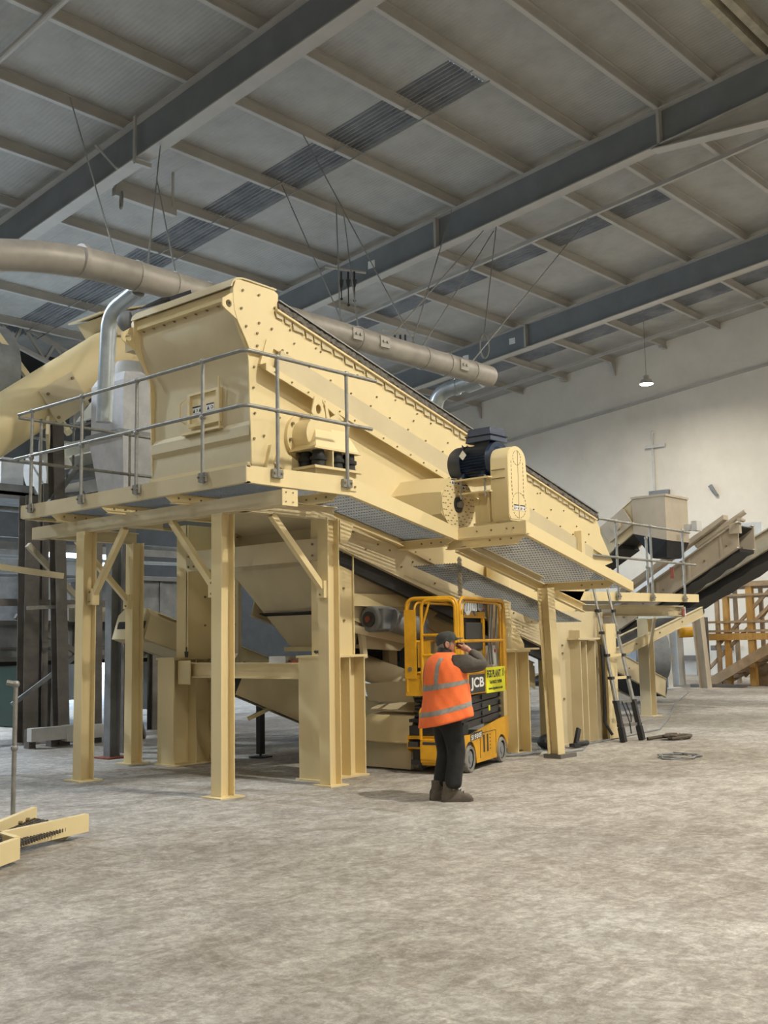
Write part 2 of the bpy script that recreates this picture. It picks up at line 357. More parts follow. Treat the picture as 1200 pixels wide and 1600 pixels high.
b = B(); b.box(-14, 42, 8.75, 8.95, roofz(9)-.02, roofz(9)+.26); b.box(-14, 42, 9.12, 9.3, roofz(9)-.02, roofz(9)+.26)
tag(b.build('ridge_beam', CREAM_G), 'double steel beam running under the roof ridge', 'beam')
# thin liner seam battens along the bright strip above the far rafter
# cable trays running down the slope under the purlins
for X, y0, lab, zz in ((27.75, 35, 'thin steel cable tray crossing the roof beyond the haunched rafter', -.13), (39.9, 35, 'thin steel cable tray crossing the roof close to the gable wall', -.13)):
    b = B(); b.chan((X, 9.5, roofz(9.5)+zz), (X, y0, roofz(y0)+zz), .1, .12, .012, up=(0, 0, 1)); tag(b.build('cable_tray', PURL), lab, 'cable tray')
for X, y0, y1, lab in ((10.75, 17.2, 24, 'short strut pipe under the purlins at the top left corner'),):
    b = B(); b.tube([(X, y0, roofz(y0)-.08), (X, y1, roofz(y1)-.08)], .07, 10); tag(b.build('roof_strut', PURL), lab, 'strut')
for X in (19.1, 19.75): # sag rods crossing the rooflight
    b = B(); b.tube([(X, 14, roofz(14)-.03), (X, 34, roofz(34)-.03)], .018, 6)
    tag(b.build('sag_rod', GALV), 'thin steel tie rod under the nearest dark rooflight, %s' % ('rod nearer the camera' if X < 19.5 else 'rod farther from the camera'), 'tie rod')
# purlin tail brackets on the gable
for k, y in enumerate((30.9, 25.95, 23.45, 20.95)):
    b = B(); z = roofz(y); b.plate([(41.98, y-.05, z), (41.6, y-.05, z), (41.9, y-.05, z-.55), (41.98, y-.05, z-.55)], (0, 1, 0), .1) if k in (0, 2) else b.box(41.5, 41.95, y-.08, y+.08, z-.12, z)
    tag(b.build('purlin_cleat', PURL), 'steel cleat where the %s purlin meets the gable wall' % {0: 'tenth', 1: 'eighth', 2: 'seventh', 3: 'sixth'}[k], 'bracket', 'purlin cleats on the gable')

# ------------------------------------------------------------------ lamps
for i, (x, y, z, p, c) in enumerate(HIGH_BAYS):
    lamp_light(x, y, z-.02, p, c)
    where = {0: 'round high bay lamp shining in front of the pale gable wall', 1: 'high bay lamp before the gable wall, right of the shining one'}.get(i, 'high bay lamp over the hall floor, lamp %s of the row counted from the gable' % ['third', 'fourth', 'fifth', 'sixth', 'seventh', 'eighth', 'ninth', 'tenth', 'eleventh', 'twelfth (added, hidden)', 'thirteenth (added, unseen)', 'fourteenth (added, unseen)', 'fifteenth (added, unseen)', 'sixteenth'][i-2] if i > 1 else '')
    t = thing('high_bay_lamp', where, 'lamp', (x, y, z), 'high bay lamps')
    b = B(); b.cyl((x, y, z), (x, y, z+.16), .26, 20, .2); b.cyl((x, y, z+.16), (x, y, z+.32), .1, 12); b.build('lamp_housing', PURL, t)
    b = B(); b.cyl((x, y, z-.012), (x, y, z-.002), .245, 20); b.build('lamp_lens', LAMPM, t)
    b = B(); b.tube([(x, y, z+.3), (x, y, roofz(y)+.26)], .012, 6); b.build('suspension_cable', GALV, t)
# wall-mounted pole with two cross arms on the gable
t = thing('cable_support_pole', 'thin vertical pole with two short cross arms on the gable wall', 'pole', (41.95, 21.75, 6.4))
b = B(); b.box(41.86, 41.97, 21.71, 21.79, 6.4, 10.2); b.build('pole', WHITE_D, t)
b = B(); b.box(41.8, 41.95, 21.15, 22.05, 9.65, 9.78); b.build('cross_arm', WHITE_D, t)
b = B(); b.box(41.75, 41.95, 21.05, 21.95, 7.6, 7.78); b.build('cross_arm', STEEL_G, t)
b = B(); b.tube([(41.85, 21.75, 10.1), (41.75, 21.65, 10.35), (41.7, 21.6, 10.3)], .06, 8); b.build('pole_cap', WHITE_D, t)
b = B(); b.cyl((41.8, 19.2, 7.75), (41.9, 18.95, 7.3), .09, 8, .06); tag(b.build('wall_sensor', STEEL_G), 'small grey sensor fixed low down on the bare gable wall', 'sensor')

# ------------------------------------------------------------------ ducts
DY, DZ = 12.5, 6.88
t = thing('extraction_duct', 'long dusty round duct running over the machine under the roof', 'duct', (7, DY, DZ))
pts = bend([(4.4, 14.6, 5.9), (5.6, 13.3, 6.55), (7.6, DY, DZ), (17.3, DY, DZ)], .9, 8)
b = B(); b.tube(pts, .215, 20); b.build('duct_pipe', DUCT, t, smooth=50)
for x in (7.9, 8.8, 9.45, 10.1, 11.6, 13.4, 15.2, 15.9, 16.7): 
    b = B(); b.cyl((x-.03, DY, DZ), (x+.03, DY, DZ), .228, 20); b.build('duct_clamp', DUCT, t)
for x in (13.2, 13.9, 16.2): b = B(); b.box(x-.12, x+.12, DY-.235, DY-.2, DZ-.1, DZ+.1); b.bolt((x-.05, DY-.235, DZ), (0, -1, 0), .03, .03).bolt((x+.05, DY-.235, DZ), (0, -1, 0), .03, .03); b.build('access_hatch', DUCT, t)
b = B(); b.tube(bend([(8.9, DY+.1, DZ-.16), (8.9, 13.3, DZ-.34), (8.9, 13.4, 4.9)], .3, 8), .12, 16)
t2 = tag(b.build('branch_duct', DUCTB, smooth=50), 'pale blue-grey branch pipe with elbow dropping left of the hopper head', 'duct pipe')
b = B(); b.tube(bend([(17.0, DY+.1, DZ-.1), (16.8, 13.5, 6.62), (16.8, 13.5, 5.3)], .35, 8), .15, 16); b.cyl((17.02, DY+.0, DZ-.08), (17.0, DY+.35, DZ-.14), .19, 16); b.cyl((16.9, 13.0, 6.7), (16.88, 13.08, 6.68), .17, 16)
tag(b.build('branch_duct', DUCTB, smooth=50), 'bright silver elbow pipe bending down behind the machine top rail', 'duct pipe')
# hanger wires from the purlins to the duct
HW = [((12.61, 20.5, 13.95), (8.45, 12.5, 7.08)), ((15.2, 20.6, 13.95), (9.0, 12.5, 7.08)), ((15.3, 20.9, 13.0), (9.5, 12.5, 7.08)), ((19.1, 20.5, 13.95), (13.2, 12.6, 7.08)), ((21.5, 20.5, 13.95), (13.45, 12.5, 7.08)),
      ((20.9, 20.2, 13.9), (13.0, 12.5, 7.08)), ((24.0, 18.5, 14.1), (14.9, 12.5, 7.08)), ((25.6, 18.3, 14.1), (14.3, 12.5, 7.08)), ((26.2, 18.6, 14.1), (15.2, 12.5, 7.08)), ((27.8, 16.2, 14.3), (16.7, 12.5, 7.05)), ((17.9, 18.4, 14.2), (15.0, 12.5, 7.08))]
names = ['first', 'second', 'third', 'fourth', 'fifth', 'sixth', 'seventh', 'eighth', 'ninth', 'tenth', 'eleventh']
for k, (a, c) in enumerate(HW):
    b = B(); b.tube([a, c], .014, 6); tag(b.build('hanger_wire', GALV), 'thin wire from roof to duct, %s counted along the duct from the left' % names[k], 'wire', 'hanger wires of the long duct')
b = B(); b.tube([(7.4, 16.0, 7.6), (7.6, 16.0, 5.2)], .014, 6)
tag(b.build('hanger_wire', GALV), 'vertical wire hanging under the white box at the far left', 'wire')
b = B(); b.box(7.15, 7.4, 15.9, 16.2, 7.5, 7.9); b.plate([(7.05, 15.9, 7.5), (7.5, 15.9, 7.62), (7.5, 15.9, 7.9), (7.3, 15.9, 7.95)], (0, 1, 0), .25)
tag(b.build('junction_box', WHITE_D), 'small white box under the duct bend at the far left', 'box')
# chain hoist hooks in front of the second rafter and behind the rail
def hooks(x, y, z, lab, s=1):
    t = thing('chain_hoist', lab, 'hoist', (x, y, z))
    b = B(); b.bar((x-.8*s, y+.5*s, z+.1), (x+.8*s, y-.6*s, z), .06, .05); b.build('trolley_bar', PURL, t)
    for k, (u, l) in enumerate(((-.15, 1.3), (.15, 1.6), (.42, 1.4))):
        px, py = x+u*s*.7, y-u*s*.8
        b = B(); b.tube([(px, py, z), (px, py, z-l*.45*s)], .03, 6); b.cyl((px, py, z-.4*s), (px, py, z-.75*s), .12*s, 10, .05*s); b.tube([(px, py, z-.7*s), (px, py, z-l*s)], .028*s, 6); b.ball((px, py, z-l*s), .07*s, 8, 6); b.build('hook_block', BLACKM, t)
hooks(21.0, 20.0, 11.85, 'dark chain hoist with three hooks hanging before the middle rafter', .6)
hooks(21.0, 18.1, 9.65, 'three black pulley hooks hanging behind the long duct', .45)
t = thing('conduit_channel', 'short pale steel channel with cable ring under the nearest rafter', 'channel', (15.0, 22.3, 12.9))
b = B(); b.box(15.0, 16.9, 22.2, 22.36, 12.9, 13.12); b.box(15.05, 15.1, 22.25, 22.3, 13.1, 14.1); b.box(16.8, 16.85, 22.25, 22.3, 13.1, 14.1); b.build('channel', PURL, t)
b = B()
n = 20; b.tube([(15.1+.06*cos(2*pi*k/n), 22.1+.13*cos(2*pi*k/n), 12.75+.22*sin(2*pi*k/n)) for k in range(n+1)], .03, 6, cap=False); b.build('cable_ring', GALV, t)
b = B(); b.tube([(25+.09*cos(2*pi*k/20), 18.2-.09*cos(2*pi*k/20), 10.15+.36*sin(2*pi*k/20)) for k in range(21)], .03, 6, cap=False); b.tube([(25, 18.2, 10.5), (25.6, 18.0, 14.3)], .015, 6)
tag(b.build('cable_coil', GALV), 'loop of cable hanging in front of the far rafter, above the silver elbow', 'cable')
# ================================================================== THE SCREENING MACHINE
YR, YL = 9.30, 11.22         # outer faces of the two side plates
K = .2787
def rz(x): return 5.73 - K*(x-8.52)          # top rail line
def lz(x): return 4.37 - .288*(x-10)         # bolted lip line
def sz(x): return 3.11 - .288*(x-9.9)        # lower flange line
mach = thing('screening_machine', 'huge cream inclined screening machine with bulging head plate and dusty top rail', 'machine', (9.5, 10.25, 3.4))
def arc2(c, r, a0, a1, n=6): return [(c[0]+r*cos(radians(a0+(a1-a0)*i/n)), c[1]+r*sin(radians(a0+(a1-a0)*i/n))) for i in range(n+1)]
front = [(8.18, 3.5), (8.14, 4.4), (8.125, 4.9), (8.115, 4.99), (8.07, 5.08), (8.0, 5.2), (7.93, 5.34), (7.885, 5.46), (7.862, 5.58), (7.862, 5.72), (7.90, 5.82), (7.95, 5.84)]
outline = front + [(8.5, 5.83), (8.56, 5.80), (8.56, rz(8.56)), (15.74, rz(15.74)), (15.86, 3.45), (16.3, 2.9), (15.7, 2.75), (14.7, sz(14.7)), (9.5, sz(9.5)), (8.6, 3.45)]
for y, s in ((YR, 1), (YL-.02, -1)):
    b = B(); b.plate([(x, y, z) for x, z in outline], (0, 1, 0), .02)
    # thicker overlay on the upper body, leaving the long recess under it
    up = [(8.05, 5.15), (7.93, 5.34), (7.885, 5.46), (7.862, 5.58), (7.862, 5.72), (7.90, 5.82), (7.95, 5.84), (8.5, 5.83), (8.56, 5.80), (8.56, rz(8.56)-.12), (15.74, rz(15.74)-.12), (15.86, 3.45), (15.9, lz(15.9)+.34), (8.45, lz(8.45)+.31), (8.33, 5.0), (8.13, 5.0)]
    yo = y-.035 if s > 0 else y+.02
    b.plate([(x, yo, z) for x, z in up], (0, 1, 0), .035)
    b.m(1)
    rnd = random.Random(3)
    yb = yo if s > 0 else yo+.035; nb = (0, -s, 0)
    for x, z in ((8.0, 5.72), (7.98, 5.5), (8.05, 5.3), (8.25, 5.72), (8.25, 5.38), (8.22, 5.25), (8.22, 5.1), (8.45, 5.35), (8.5, 5.62), (8.62, 5.12), (8.75, 5.4)): b.bolt((x, yb, z), nb, .017, .02)
    x = 8.7
    while x < 15.6:
        b.bolt((x, yb, lz(x)+.36), nb, .015, .018); b.bolt((x+.12, yb, lz(x)+.62 if int(x*3) % 2 else lz(x)+.5), nb, .014, .018)
        if int(x*5) % 3 == 0: b.bolt((x+.2, yb, rz(x)-.35), nb, .014, .018)
        x += .37
    for x, z in ((8.2, 4.85), (8.19, 4.6), (8.21, 4.3), (8.2, 4.0), (8.35, 4.05), (8.6, 4.9-.6), (8.45, 3.82), (9.8, 3.78), (9.9, 3.8), (9.85, 3.68), (10.0, 3.78)): b.bolt((x, y if s > 0 else y+.02, z), nb, .016, .02)
    label_part(b.build('side_plate', [CREAM, BOLT], mach), 'riveted cream side plate with curved nose')
# bolted lip, vertical ribs across the recess, end plates of the recess
for y0, y1 in ((YR-.15, YR), (YL, YL+.15)):
    b = B()
    def lb(x0, x1, za, zb, ya, yb_): b.hexa([(x0, ya, lz(x0)+za), (x1, ya, lz(x1)+za), (x1, yb_, lz(x1)+za), (x0, yb_, lz(x0)+za), (x0, ya, lz(x0)+zb), (x1, ya, lz(x1)+zb), (x1, yb_, lz(x1)+zb), (x0, yb_, lz(x0)+zb)])
    lb(8.26, 15.4, 0, .012, y0, y1); lb(8.26, 15.4, -.075, 0, y0 if y0 < 10 else y1-.012, y0+.012 if y0 < 10 else y1)
    b.m(1); x = 8.4
    while x < 15.3: b.bolt((x, y0 if y0 < 10 else y1, lz(x)-.035), (0, -1 if y0 < 10 else 1, 0), .013, .015); x += .27
    b.build('bolted_lip', [CREAM, BOLT], mach)
for x in (9.28, 10.05, 10.9, 12.6, 13.5, 14.4):
    b = B(); b.plate([(x, YR-.1, lz(x)+.0), (x+.03, YR-.04, lz(x)+.34), (x+.03, YR, lz(x)+.34), (x, YR, lz(x))], (1, 0, 0), .012); b.build('rib', CREAM, mach)
b = B(); b.prof((8.52, YR-.045, lz(8.52)+.17), (15.5, YR-.045, lz(15.5)+.17), [(-.045, .05), (.0, .13), (.045, .14), (.045, -.15), (0, -.15), (.01, .04)]); label_part(b.build('recess_channel', CREAM_D, mach), 'dusty channel along the side')
b = B(); b.plate([(8.26, YR-.05, lz(8.26)+.02), (8.36, YR-.05, lz(8.36)+.36), (8.48, YR-.05, lz(8.48)+.33), (8.38, YR-.05, lz(8.38)+.0)], (0, 1, 0), .05); b.build('recess_end_plate', CREAM, mach)
b = B(); b.plate([(8.30, YR-.06, 3.5), (8.42, YR-.06, 3.95), (8.52, YR-.06, 3.93), (8.42, YR-.06, 3.5)], (0, 1, 0), .06); b.prof((8.48, YR-.04, 3.82), (9.3, YR-.04, 3.52), [(-.04, -.1), (.04, -.1), (.04, .1), (.02, .1)]); b.build('recess_end_plate', CREAM, mach)
# S-shaped end panel between the side plates
ep = [(8.17, 3.62), (8.17, 3.70), (8.17, 3.72), (8.18, 3.98), (8.145, 4.04), (8.15, 4.16), (8.195, 4.22), (8.19, 4.45), (8.20, 4.80), (8.17, 4.95), (8.09, 5.10), (8.02, 5.24), (7.97, 5.40), (7.965, 5.55), (7.965, 5.66)]
b = B(); ya, yb_ = YR+.02, YL-.02
A = [b.bm.verts.new((x, ya, z)) for x, z in ep]; C = [b.bm.verts.new((x, yb_, z)) for x, z in ep]
A2 = [b.bm.verts.new((x+.015, ya, z)) for x, z in ep]; C2 = [b.bm.verts.new((x+.015, yb_, z)) for x, z in ep]
for i in range(len(ep)-1): b.face([A[i], C[i], C[i+1], A[i+1]]); b.face([A2[i], A2[i+1], C2[i+1], C2[i]])
b.face([A[0], A2[0], C2[0], C[0]]); b.face([A[-1], C[-1], C2[-1], A2[-1]])
ep_o = b.build('end_panel', CREAM_D, mach, smooth=25)
b = B(); b.box(8.12, 8.17, ya, yb_, 3.60, 3.72); b.m(1)
for i in range(7): b.bolt((8.12, ya+.12+i*.27, 3.66), (-1, 0, 0), .016, .02)
b.build('bottom_flange', [CREAM, BOLT], mach)
b = B(); b.box(7.90, 7.98, ya, yb_, 5.62, 5.74); b.m(1)
for i in range(9): b.bolt((7.955, ya+.1+i*.21, 5.59), (-1, 0, 0), .013, .03)
b.build('top_flange', [CREAM, BOLT], mach)
b = B(); b.loft([[(x, y, z) for x, z in ((7.84, 5.74), (7.86, 5.80), (7.92, 5.86), (8.02, 5.885), (8.55, 5.87), (8.55, 5.85), (8.02, 5.865), (7.93, 5.84), (7.875, 5.79), (7.86, 5.74))] for y in (YR-.02, YL+.02)]); label_part(b.build('hood_lid', CREAM_D, mach), 'rounded cream lid over the head')
for y, s in ((YR-.03, 1), (YL+.01, -1)):   # lifting lugs
    b = B(); n = 14; hole = [(.045*cos(2*pi*k/n), .045*sin(2*pi*k/n)) for k in range(n)]
    c = (7.80, 5.52); outer = [(7.71, 5.47), (7.70, 5.56), (7.76, 5.60), (7.93, 5.72), (8.02, 5.5), (7.96, 5.34)]
    O = []
    for k in range(n):   # ray from hole centre to outline
        a = 2*pi*k/n; d = (cos(a), sin(a)); best = 9
        for i in range(len(outer)):
            (x1, z1), (x2, z2) = outer[i], outer[(i+1) % len(outer)]; ex, ez = x2-x1, z2-z1; den = d[0]*ez-d[1]*ex
            if abs(den) > 1e-9:
                t_ = ((x1-c[0])*ez-(z1-c[1])*ex)/den; u = ((x1-c[0])*d[1]-(z1-c[1])*d[0])/den
                if t_ > 0 and -1e-6 <= u <= 1+1e-6: best = min(best, t_)
        O.append((c[0]+d[0]*best, c[1]+d[1]*best))
    rings = [[(c[0]+h[0], y, c[1]+h[1]) for h in hole], [(p[0], y, p[1]) for p in O], [(p[0], y+.02, p[1]) for p in O], [(c[0]+h[0], y+.02, c[1]+h[1]) for h in hole], [(c[0]+h[0], y, c[1]+h[1]) for h in hole]]
    b.loft(rings, cap=False); b.build('lifting_lug', CREAM, mach)
# inspection door with hinges, handle and warning stickers on the end panel
dx = 8.135
b = B(); y0, y1, z0, z1 = 9.86, 10.46, 4.28, 4.70
for a in ((y0, y0+.05, z0, z1), (y1-.05, y1, z0, z1), (y0+.05, y1-.05, z0, z0+.04), (y0+.05, y1-.05, z1-.03, z1)): b.box(dx, dx+.06, *a)
b.box(dx+.03, dx+.06, y0+.05, y1-.05, z0+.04, z1-.03)
door = label_part(b.build('inspection_door', CREAM, mach), 'square framed inspection door')
b = B(); b.tube([(dx, y1+.03, z0+.05), (dx-.06, y1+.06, z0+.1), (dx-.06, y1+.06, z1-.12), (dx, y1+.03, z1-.05)], .012, 6); b.build('door_handle', CREAM, door)
b = B(); b.tube([(dx, y0-.02, z0-.1), (dx-.02, y0-.03, z1+.12)], .012, 6); b.build('hinge_rod', CREAM, door)
b = B(); b.box(dx-.02, dx+.05, 9.82, 10.55, z0-.09, z0-.06); b.build('door_sill', CREAM, door)
def sticker(nm, parent, cy, cz, X0, w, h, n, axis='x'):
    """small warning label: a dark strip above a row of pictogram symbols"""
    b = B(); b.m(0); P = (lambda u, v, d: (X0-d, cy-u, cz+v)) if axis == 'x' else (lambda u, v, d: (cy+u, X0-d, cz+v))
    def q(u0, u1, v0, v1, d0, d1):
        a = P(u0, v0, d0); c = P(u1, v1, d1); b.box(min(a[0], c[0]), max(a[0], c[0]), min(a[1], c[1]), max(a[1], c[1]), min(a[2], c[2]), max(a[2], c[2]))
    q(-w/2, w/2, -h/2, h/2, 0, .003); b.m(1); q(-w/2, w/2, h*.30, h/2, .003, .005)
    for i in range(n):
        u = -w/2+w*(i+.5)/n; r_ = min(w/n, h)*.36
        b.m(1)
        if i % 2 == 0: b.plate([P(u-r_, -h*.35, .003), P(u+r_, -h*.35, .003), P(u, h*.2, .003)], (-1, 0, 0) if axis == 'x' else (0, -1, 0), .002)
        else: b.cyl(P(u, -h*.08, .003), P(u, -h*.08, .005), r_*.85, 12); b.m(0); b.cyl(P(u, -h*.08, .005), P(u, -h*.08, .0065), r_*.5, 10)
    return b.build(nm, [WHITE, BLACKM], parent)
sticker('warning_label', door, 10.30, 4.49, dx+.03, .17, .09, 3)
sticker('warning_label', door, 10.05, 4.49, dx+.03, .14, .09, 2)
# dusty top rail: torn cover edge along the top of the side plate, with hanging lip
b = B(); rnd = random.Random(11); n = 240; top = []; 
for i in range(n+1):
    x = 8.55 + (15.8-8.55)*i/n; top.append(x)
rings = []
for i, x in enumerate(top):
    z = rz(x); j = rnd.uniform(-.012, .012); jj = rnd.uniform(-.014, .014)
    rings.append([(x, YR-.050+j, z-.135+jj*.5), (x, YR-.075+jj, z-.10+j), (x, YR-.055-j, z-.05+jj), (x, YR-.035+j, z-.012), (x, YR+.14, z-.01), (x, YR+.14, z-.12)])
b.loft(rings)
label_part(b.build('dust_covered_rail', DUST, mach, smooth=60), 'dark dust lying along the top rail')
b = B()
b.prof((8.56, YR-.03, rz(8.56)+.005), (15.8, YR-.03, rz(15.8)+.005), [(-.03, -.008), (.03, -.008), (.03, .008), (-.03, .008)]); b.build('cover_edge_strip', GALV, mach)
b = B()   # scalloped strip in darker cream, drawing the ragged shade below the lip
rings = []; rnd = random.Random(4); x = 8.50
while x < 15.6:
    w = rnd.uniform(.1, .2); d = .075+.03*rnd.random()
    b.plate([(x, YR-.06, rz(x)-.16), (x+w, YR-.06, rz(x+w)-.16), (x+w, YR-.06, rz(x+w)-.16-d*.8), (x+w*.85, YR-.06, rz(x)-.165-d), (x+.02, YR-.06, rz(x)-.155-d)], (0, 1, 0), .012); x += w+rnd.uniform(.012, .03)
label_part(b.build('shade_strip', CREAM_D, mach), 'scalloped strip of shade under the dust')
b = B(); b.hexa([(8.5, YR-.09, rz(8.5)-.16), (15.7, YR-.09, rz(15.7)-.16), (15.7, YR, rz(15.7)-.16), (8.5, YR, rz(8.5)-.16), (8.5, YR-.09, rz(8.5)-.135), (15.7, YR-.09, rz(15.7)-.135), (15.7, YR, rz(15.7)-.135), (8.5, YR, rz(8.5)-.135)]); b.build('clamp_lip', CREAM, mach)
# sheet cover over the deck between the side plates
b = B(); b.hexa([(8.55, YR+.1, rz(8.55)-.05), (15.8, YR+.1, rz(15.8)-.05), (15.8, YL, rz(15.8)-.05), (8.55, YL, rz(8.55)-.05), (8.55, YR+.1, rz(8.55)), (15.8, YR+.1, rz(15.8)), (15.8, YL, rz(15.8)), (8.55, YL, rz(8.55))]); b.build('deck_cover', CREAM_G, mach)
# lower flange strip, bottom beam and outlet end
for ya in (YR-.06, YL-.02):
    b = B(); b.hexa([(9.3, ya, sz(9.3)-.015), (14.5, ya, sz(14.5)-.015), (14.5, ya+.1, sz(14.5)-.015), (9.3, ya+.1, sz(9.3)-.015), (9.3, ya, sz(9.3)+.05), (14.5, ya, sz(14.5)+.05), (14.5, ya+.1, sz(14.5)+.05), (9.3, ya+.1, sz(9.3)+.05)]); b.m(1); x = 9.5
    while x < 14.4: b.bolt((x, ya, sz(x)+.018), (0, -1, 0), .012, .012); x += .3
    b.build('lower_flange', [CREAM, BOLT], mach)
    b = B(); yb2 = ya+.04
    b.hexa([(9.3, yb2, sz(9.3)-.40), (14.5, yb2, sz(14.5)-.40), (14.5, yb2+.03, sz(14.5)-.40), (9.3, yb2+.03, sz(9.3)-.40), (9.3, yb2, sz(9.3)-.015), (14.5, yb2, sz(14.5)-.015), (14.5, yb2+.03, sz(14.5)-.015), (9.3, yb2+.03, sz(9.3)-.015)])
    b.hexa([(9.3, yb2-.03, sz(9.3)-.42), (14.5, yb2-.03, sz(14.5)-.42), (14.5, yb2+.08, sz(14.5)-.42), (9.3, yb2+.08, sz(9.3)-.42), (9.3, yb2-.03, sz(9.3)-.40), (14.5, yb2-.03, sz(14.5)-.40), (14.5, yb2+.08, sz(14.5)-.40), (9.3, yb2+.08, sz(9.3)-.40)])
    b.m(1); x = 9.6; i = 0
    while x < 14.3: b.bolt((x, yb2, sz(x)-.12-(.14 if i % 3 == 2 else 0)), (0, -1, 0), .016, .016); x += .23; i += 1
    b.build('bottom_beam', [CREAM_D, BOLT], mach)
b = B(); b.hexa([(9.6, YR+.02, sz(9.6)-.60), (14.3, YR+.02, sz(14.3)-.60), (14.3, YR+.1, sz(14.3)-.60), (9.6, YR+.1, sz(9.6)-.60), (9.6, YR+.02, sz(9.6)-.42), (14.3, YR+.02, sz(14.3)-.42), (14.3, YR+.1, sz(14.3)-.42), (9.6, YR+.1, sz(9.6)-.42)]); label_part(b.build('dark_gap', BLACK, mach), 'black strip drawn as the dark gap along the bottom')  # black plate put in for the shaded gap under the bottom beam
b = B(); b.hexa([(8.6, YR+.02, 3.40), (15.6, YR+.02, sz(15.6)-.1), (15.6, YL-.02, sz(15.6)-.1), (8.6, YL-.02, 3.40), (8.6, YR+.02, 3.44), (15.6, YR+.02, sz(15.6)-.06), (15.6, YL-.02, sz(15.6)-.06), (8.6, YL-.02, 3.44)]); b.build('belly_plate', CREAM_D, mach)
b = B(); b.plate([(15.72, YR+.02, 3.66), (16.28, YR+.02, 2.9), (16.28, YL-.02, 2.9), (15.72, YL-.02, 3.66)], (1, 0, .6), .02); b.build('outlet_plate', CREAM, mach)
b = B()
b.box(15.05, 15.15, YR-.16, YR, 2.75, 3.35)
for k in range(5): b.box(15.15, 15.22, YR-.12, YR, 2.8+k*.12, 2.83+k*.12)
b.build('end_bracket', CREAM, mach)
for k in range(7):
    b = B(); x = 15.55+k*.1; z = 2.86-.012*k; b.plate([(x, YR-.03, z), (x+.03, YR-.03, z), (x+.015, YR-.03, z-.12)], (0, 1, 0), .02); b.build('outlet_tooth', CREAM, mach)
# spring mount of the screen body near the head, by the handrail
sm = B(); sm.cyl((8.98, YR, 4.10), (8.98, YR-.05, 4.10), .30, 28); sm.cyl((8.98, YR-.05, 4.10), (8.98, YR-.3, 4.10), .22, 24)
smo = sm.build('mount_flange', CREAM, mach, smooth=40)
b = B()
for k in range(8): a = 2*pi*k/8+.2; b.bolt((8.98+.26*cos(a), YR-.05, 4.10+.26*sin(a)), (0, -1, 0), .022, .03)
b.build('flange_bolts', BOLT, smo)
b = B(); Y = 9.02      # triangular bracket with a round and a triangular hole, drawn as a web of plates
pl = lambda pts, t=.02: b.plate([(x, Y, z) for x, z in pts], (0, 1, 0), t)
n = 16; c = (8.985, 4.42); R = [(c[0]+.045*cos(2*pi*k/n), c[1]+.06*sin(2*pi*k/n)) for k in range(n)]
out = [(8.92, 4.57), (9.04, 4.55), (9.12, 4.30), (8.86, 4.34)]
O = []
for k in range(n):
    a = 2*pi*k/n; d = (cos(a), sin(a)); best = 9
    for i in range(4):
        (x1, z1), (x2, z2) = out[i], out[(i+1) % 4]; ex, ez = x2-x1, z2-z1; den = d[0]*ez-d[1]*ex
        if abs(den) > 1e-9:
            t_ = ((x1-c[0])*ez-(z1-c[1])*ex)/den; u = ((x1-c[0])*d[1]-(z1-c[1])*d[0])/den
            if t_ > 0 and -1e-6 <= u <= 1+1e-6: best = min(best, t_)
    O.append((c[0]+d[0]*best, c[1]+d[1]*best))
b.loft([[(p[0], Y, p[1]) for p in R], [(p[0], Y, p[1]) for p in O], [(p[0], Y+.02, p[1]) for p in O], [(p[0], Y+.02, p[1]) for p in R], [(p[0], Y, p[1]) for p in R]], cap=False)
pl([(9.04, 4.55), (9.42, 4.36), (9.40, 4.32), (9.10, 4.48)]); pl([(9.10, 4.48), (9.14, 4.46), (9.19, 4.30), (9.12, 4.30)]); pl([(9.27, 4.39), (9.42, 4.32), (9.52, 4.27), (9.19, 4.30), (9.18, 4.34)]); pl([(8.86, 4.34), (9.52, 4.28), (9.5, 4.14), (8.80, 4.14)])
b.build('mount_bracket', CREAM, mach)
b = B(); b.hexa([(8.78, 8.86, 3.92), (9.52, 8.86, 3.92), (9.52, 9.28, 3.92), (8.78, 9.28, 3.92), (8.92, 9.02, 4.2), (9.45, 9.02, 4.2), (9.45, 9.28, 4.2), (8.92, 9.28, 4.2)]); b.box(8.74, 9.54, 8.84, 9.28, 3.90, 3.925); b.build('mount_hood', CREAM, mach)
for x in (8.9, 9.2, 9.42):
    for y in (8.95, 9.15): b = B(); b.cyl((x, y, 3.7), (x, y, 3.9), .085, 14, .07); b.cyl((x, y, 3.78), (x, y, 3.82), .1, 14); b.build('rubber_buffer', BLACK, mach)
b = B(); b.box(8.74, 9.54, 8.84, 9.28, 3.67, 3.70); b.box(8.80, 9.5, 8.9, 9.28, 3.46, 3.67); b.box(9.04, 9.06, 8.85, 9.0, 3.7, 3.9); b.build('mount_pedestal', CREAM, mach)

# ------------------------------------------------------------------ exciter drive on the wide walkway
ex = thing('exciter_housing', 'cream octagonal exciter housing with perforated face beside the walkway kink', 'drive housing', (11.15, 8.85, 3.05))
AX, AZ = 10.95, 3.37
def octo(r): return [(AX+r*cos(radians(22.5+45*k)), AZ+r*sin(radians(22.5+45*k))) for k in range(8)]
b = B(); b.loft([[(x, y, z) for x, z in octo(r)] for y, r in ((9.3, .40), (8.75, .39), (8.47, .36))]); b.build('housing_body', CREAM, ex)
b = B()  # face plate with ring of real slots
b.loft([[(AX+.10*cos(2*pi*k/24), 8.455, AZ+.12*sin(2*pi*k/24)) for k in range(24)], [(AX+.34*cos(2*pi*k/24), 8.455, AZ+.34*sin(2*pi*k/24)) for k in range(24)], [(AX+.34*cos(2*pi*k/24), 8.47, AZ+.34*sin(2*pi*k/24)) for k in range(24)]], cap=False)
fp = b.build('perforated_face', CREAM, ex)
b = B()
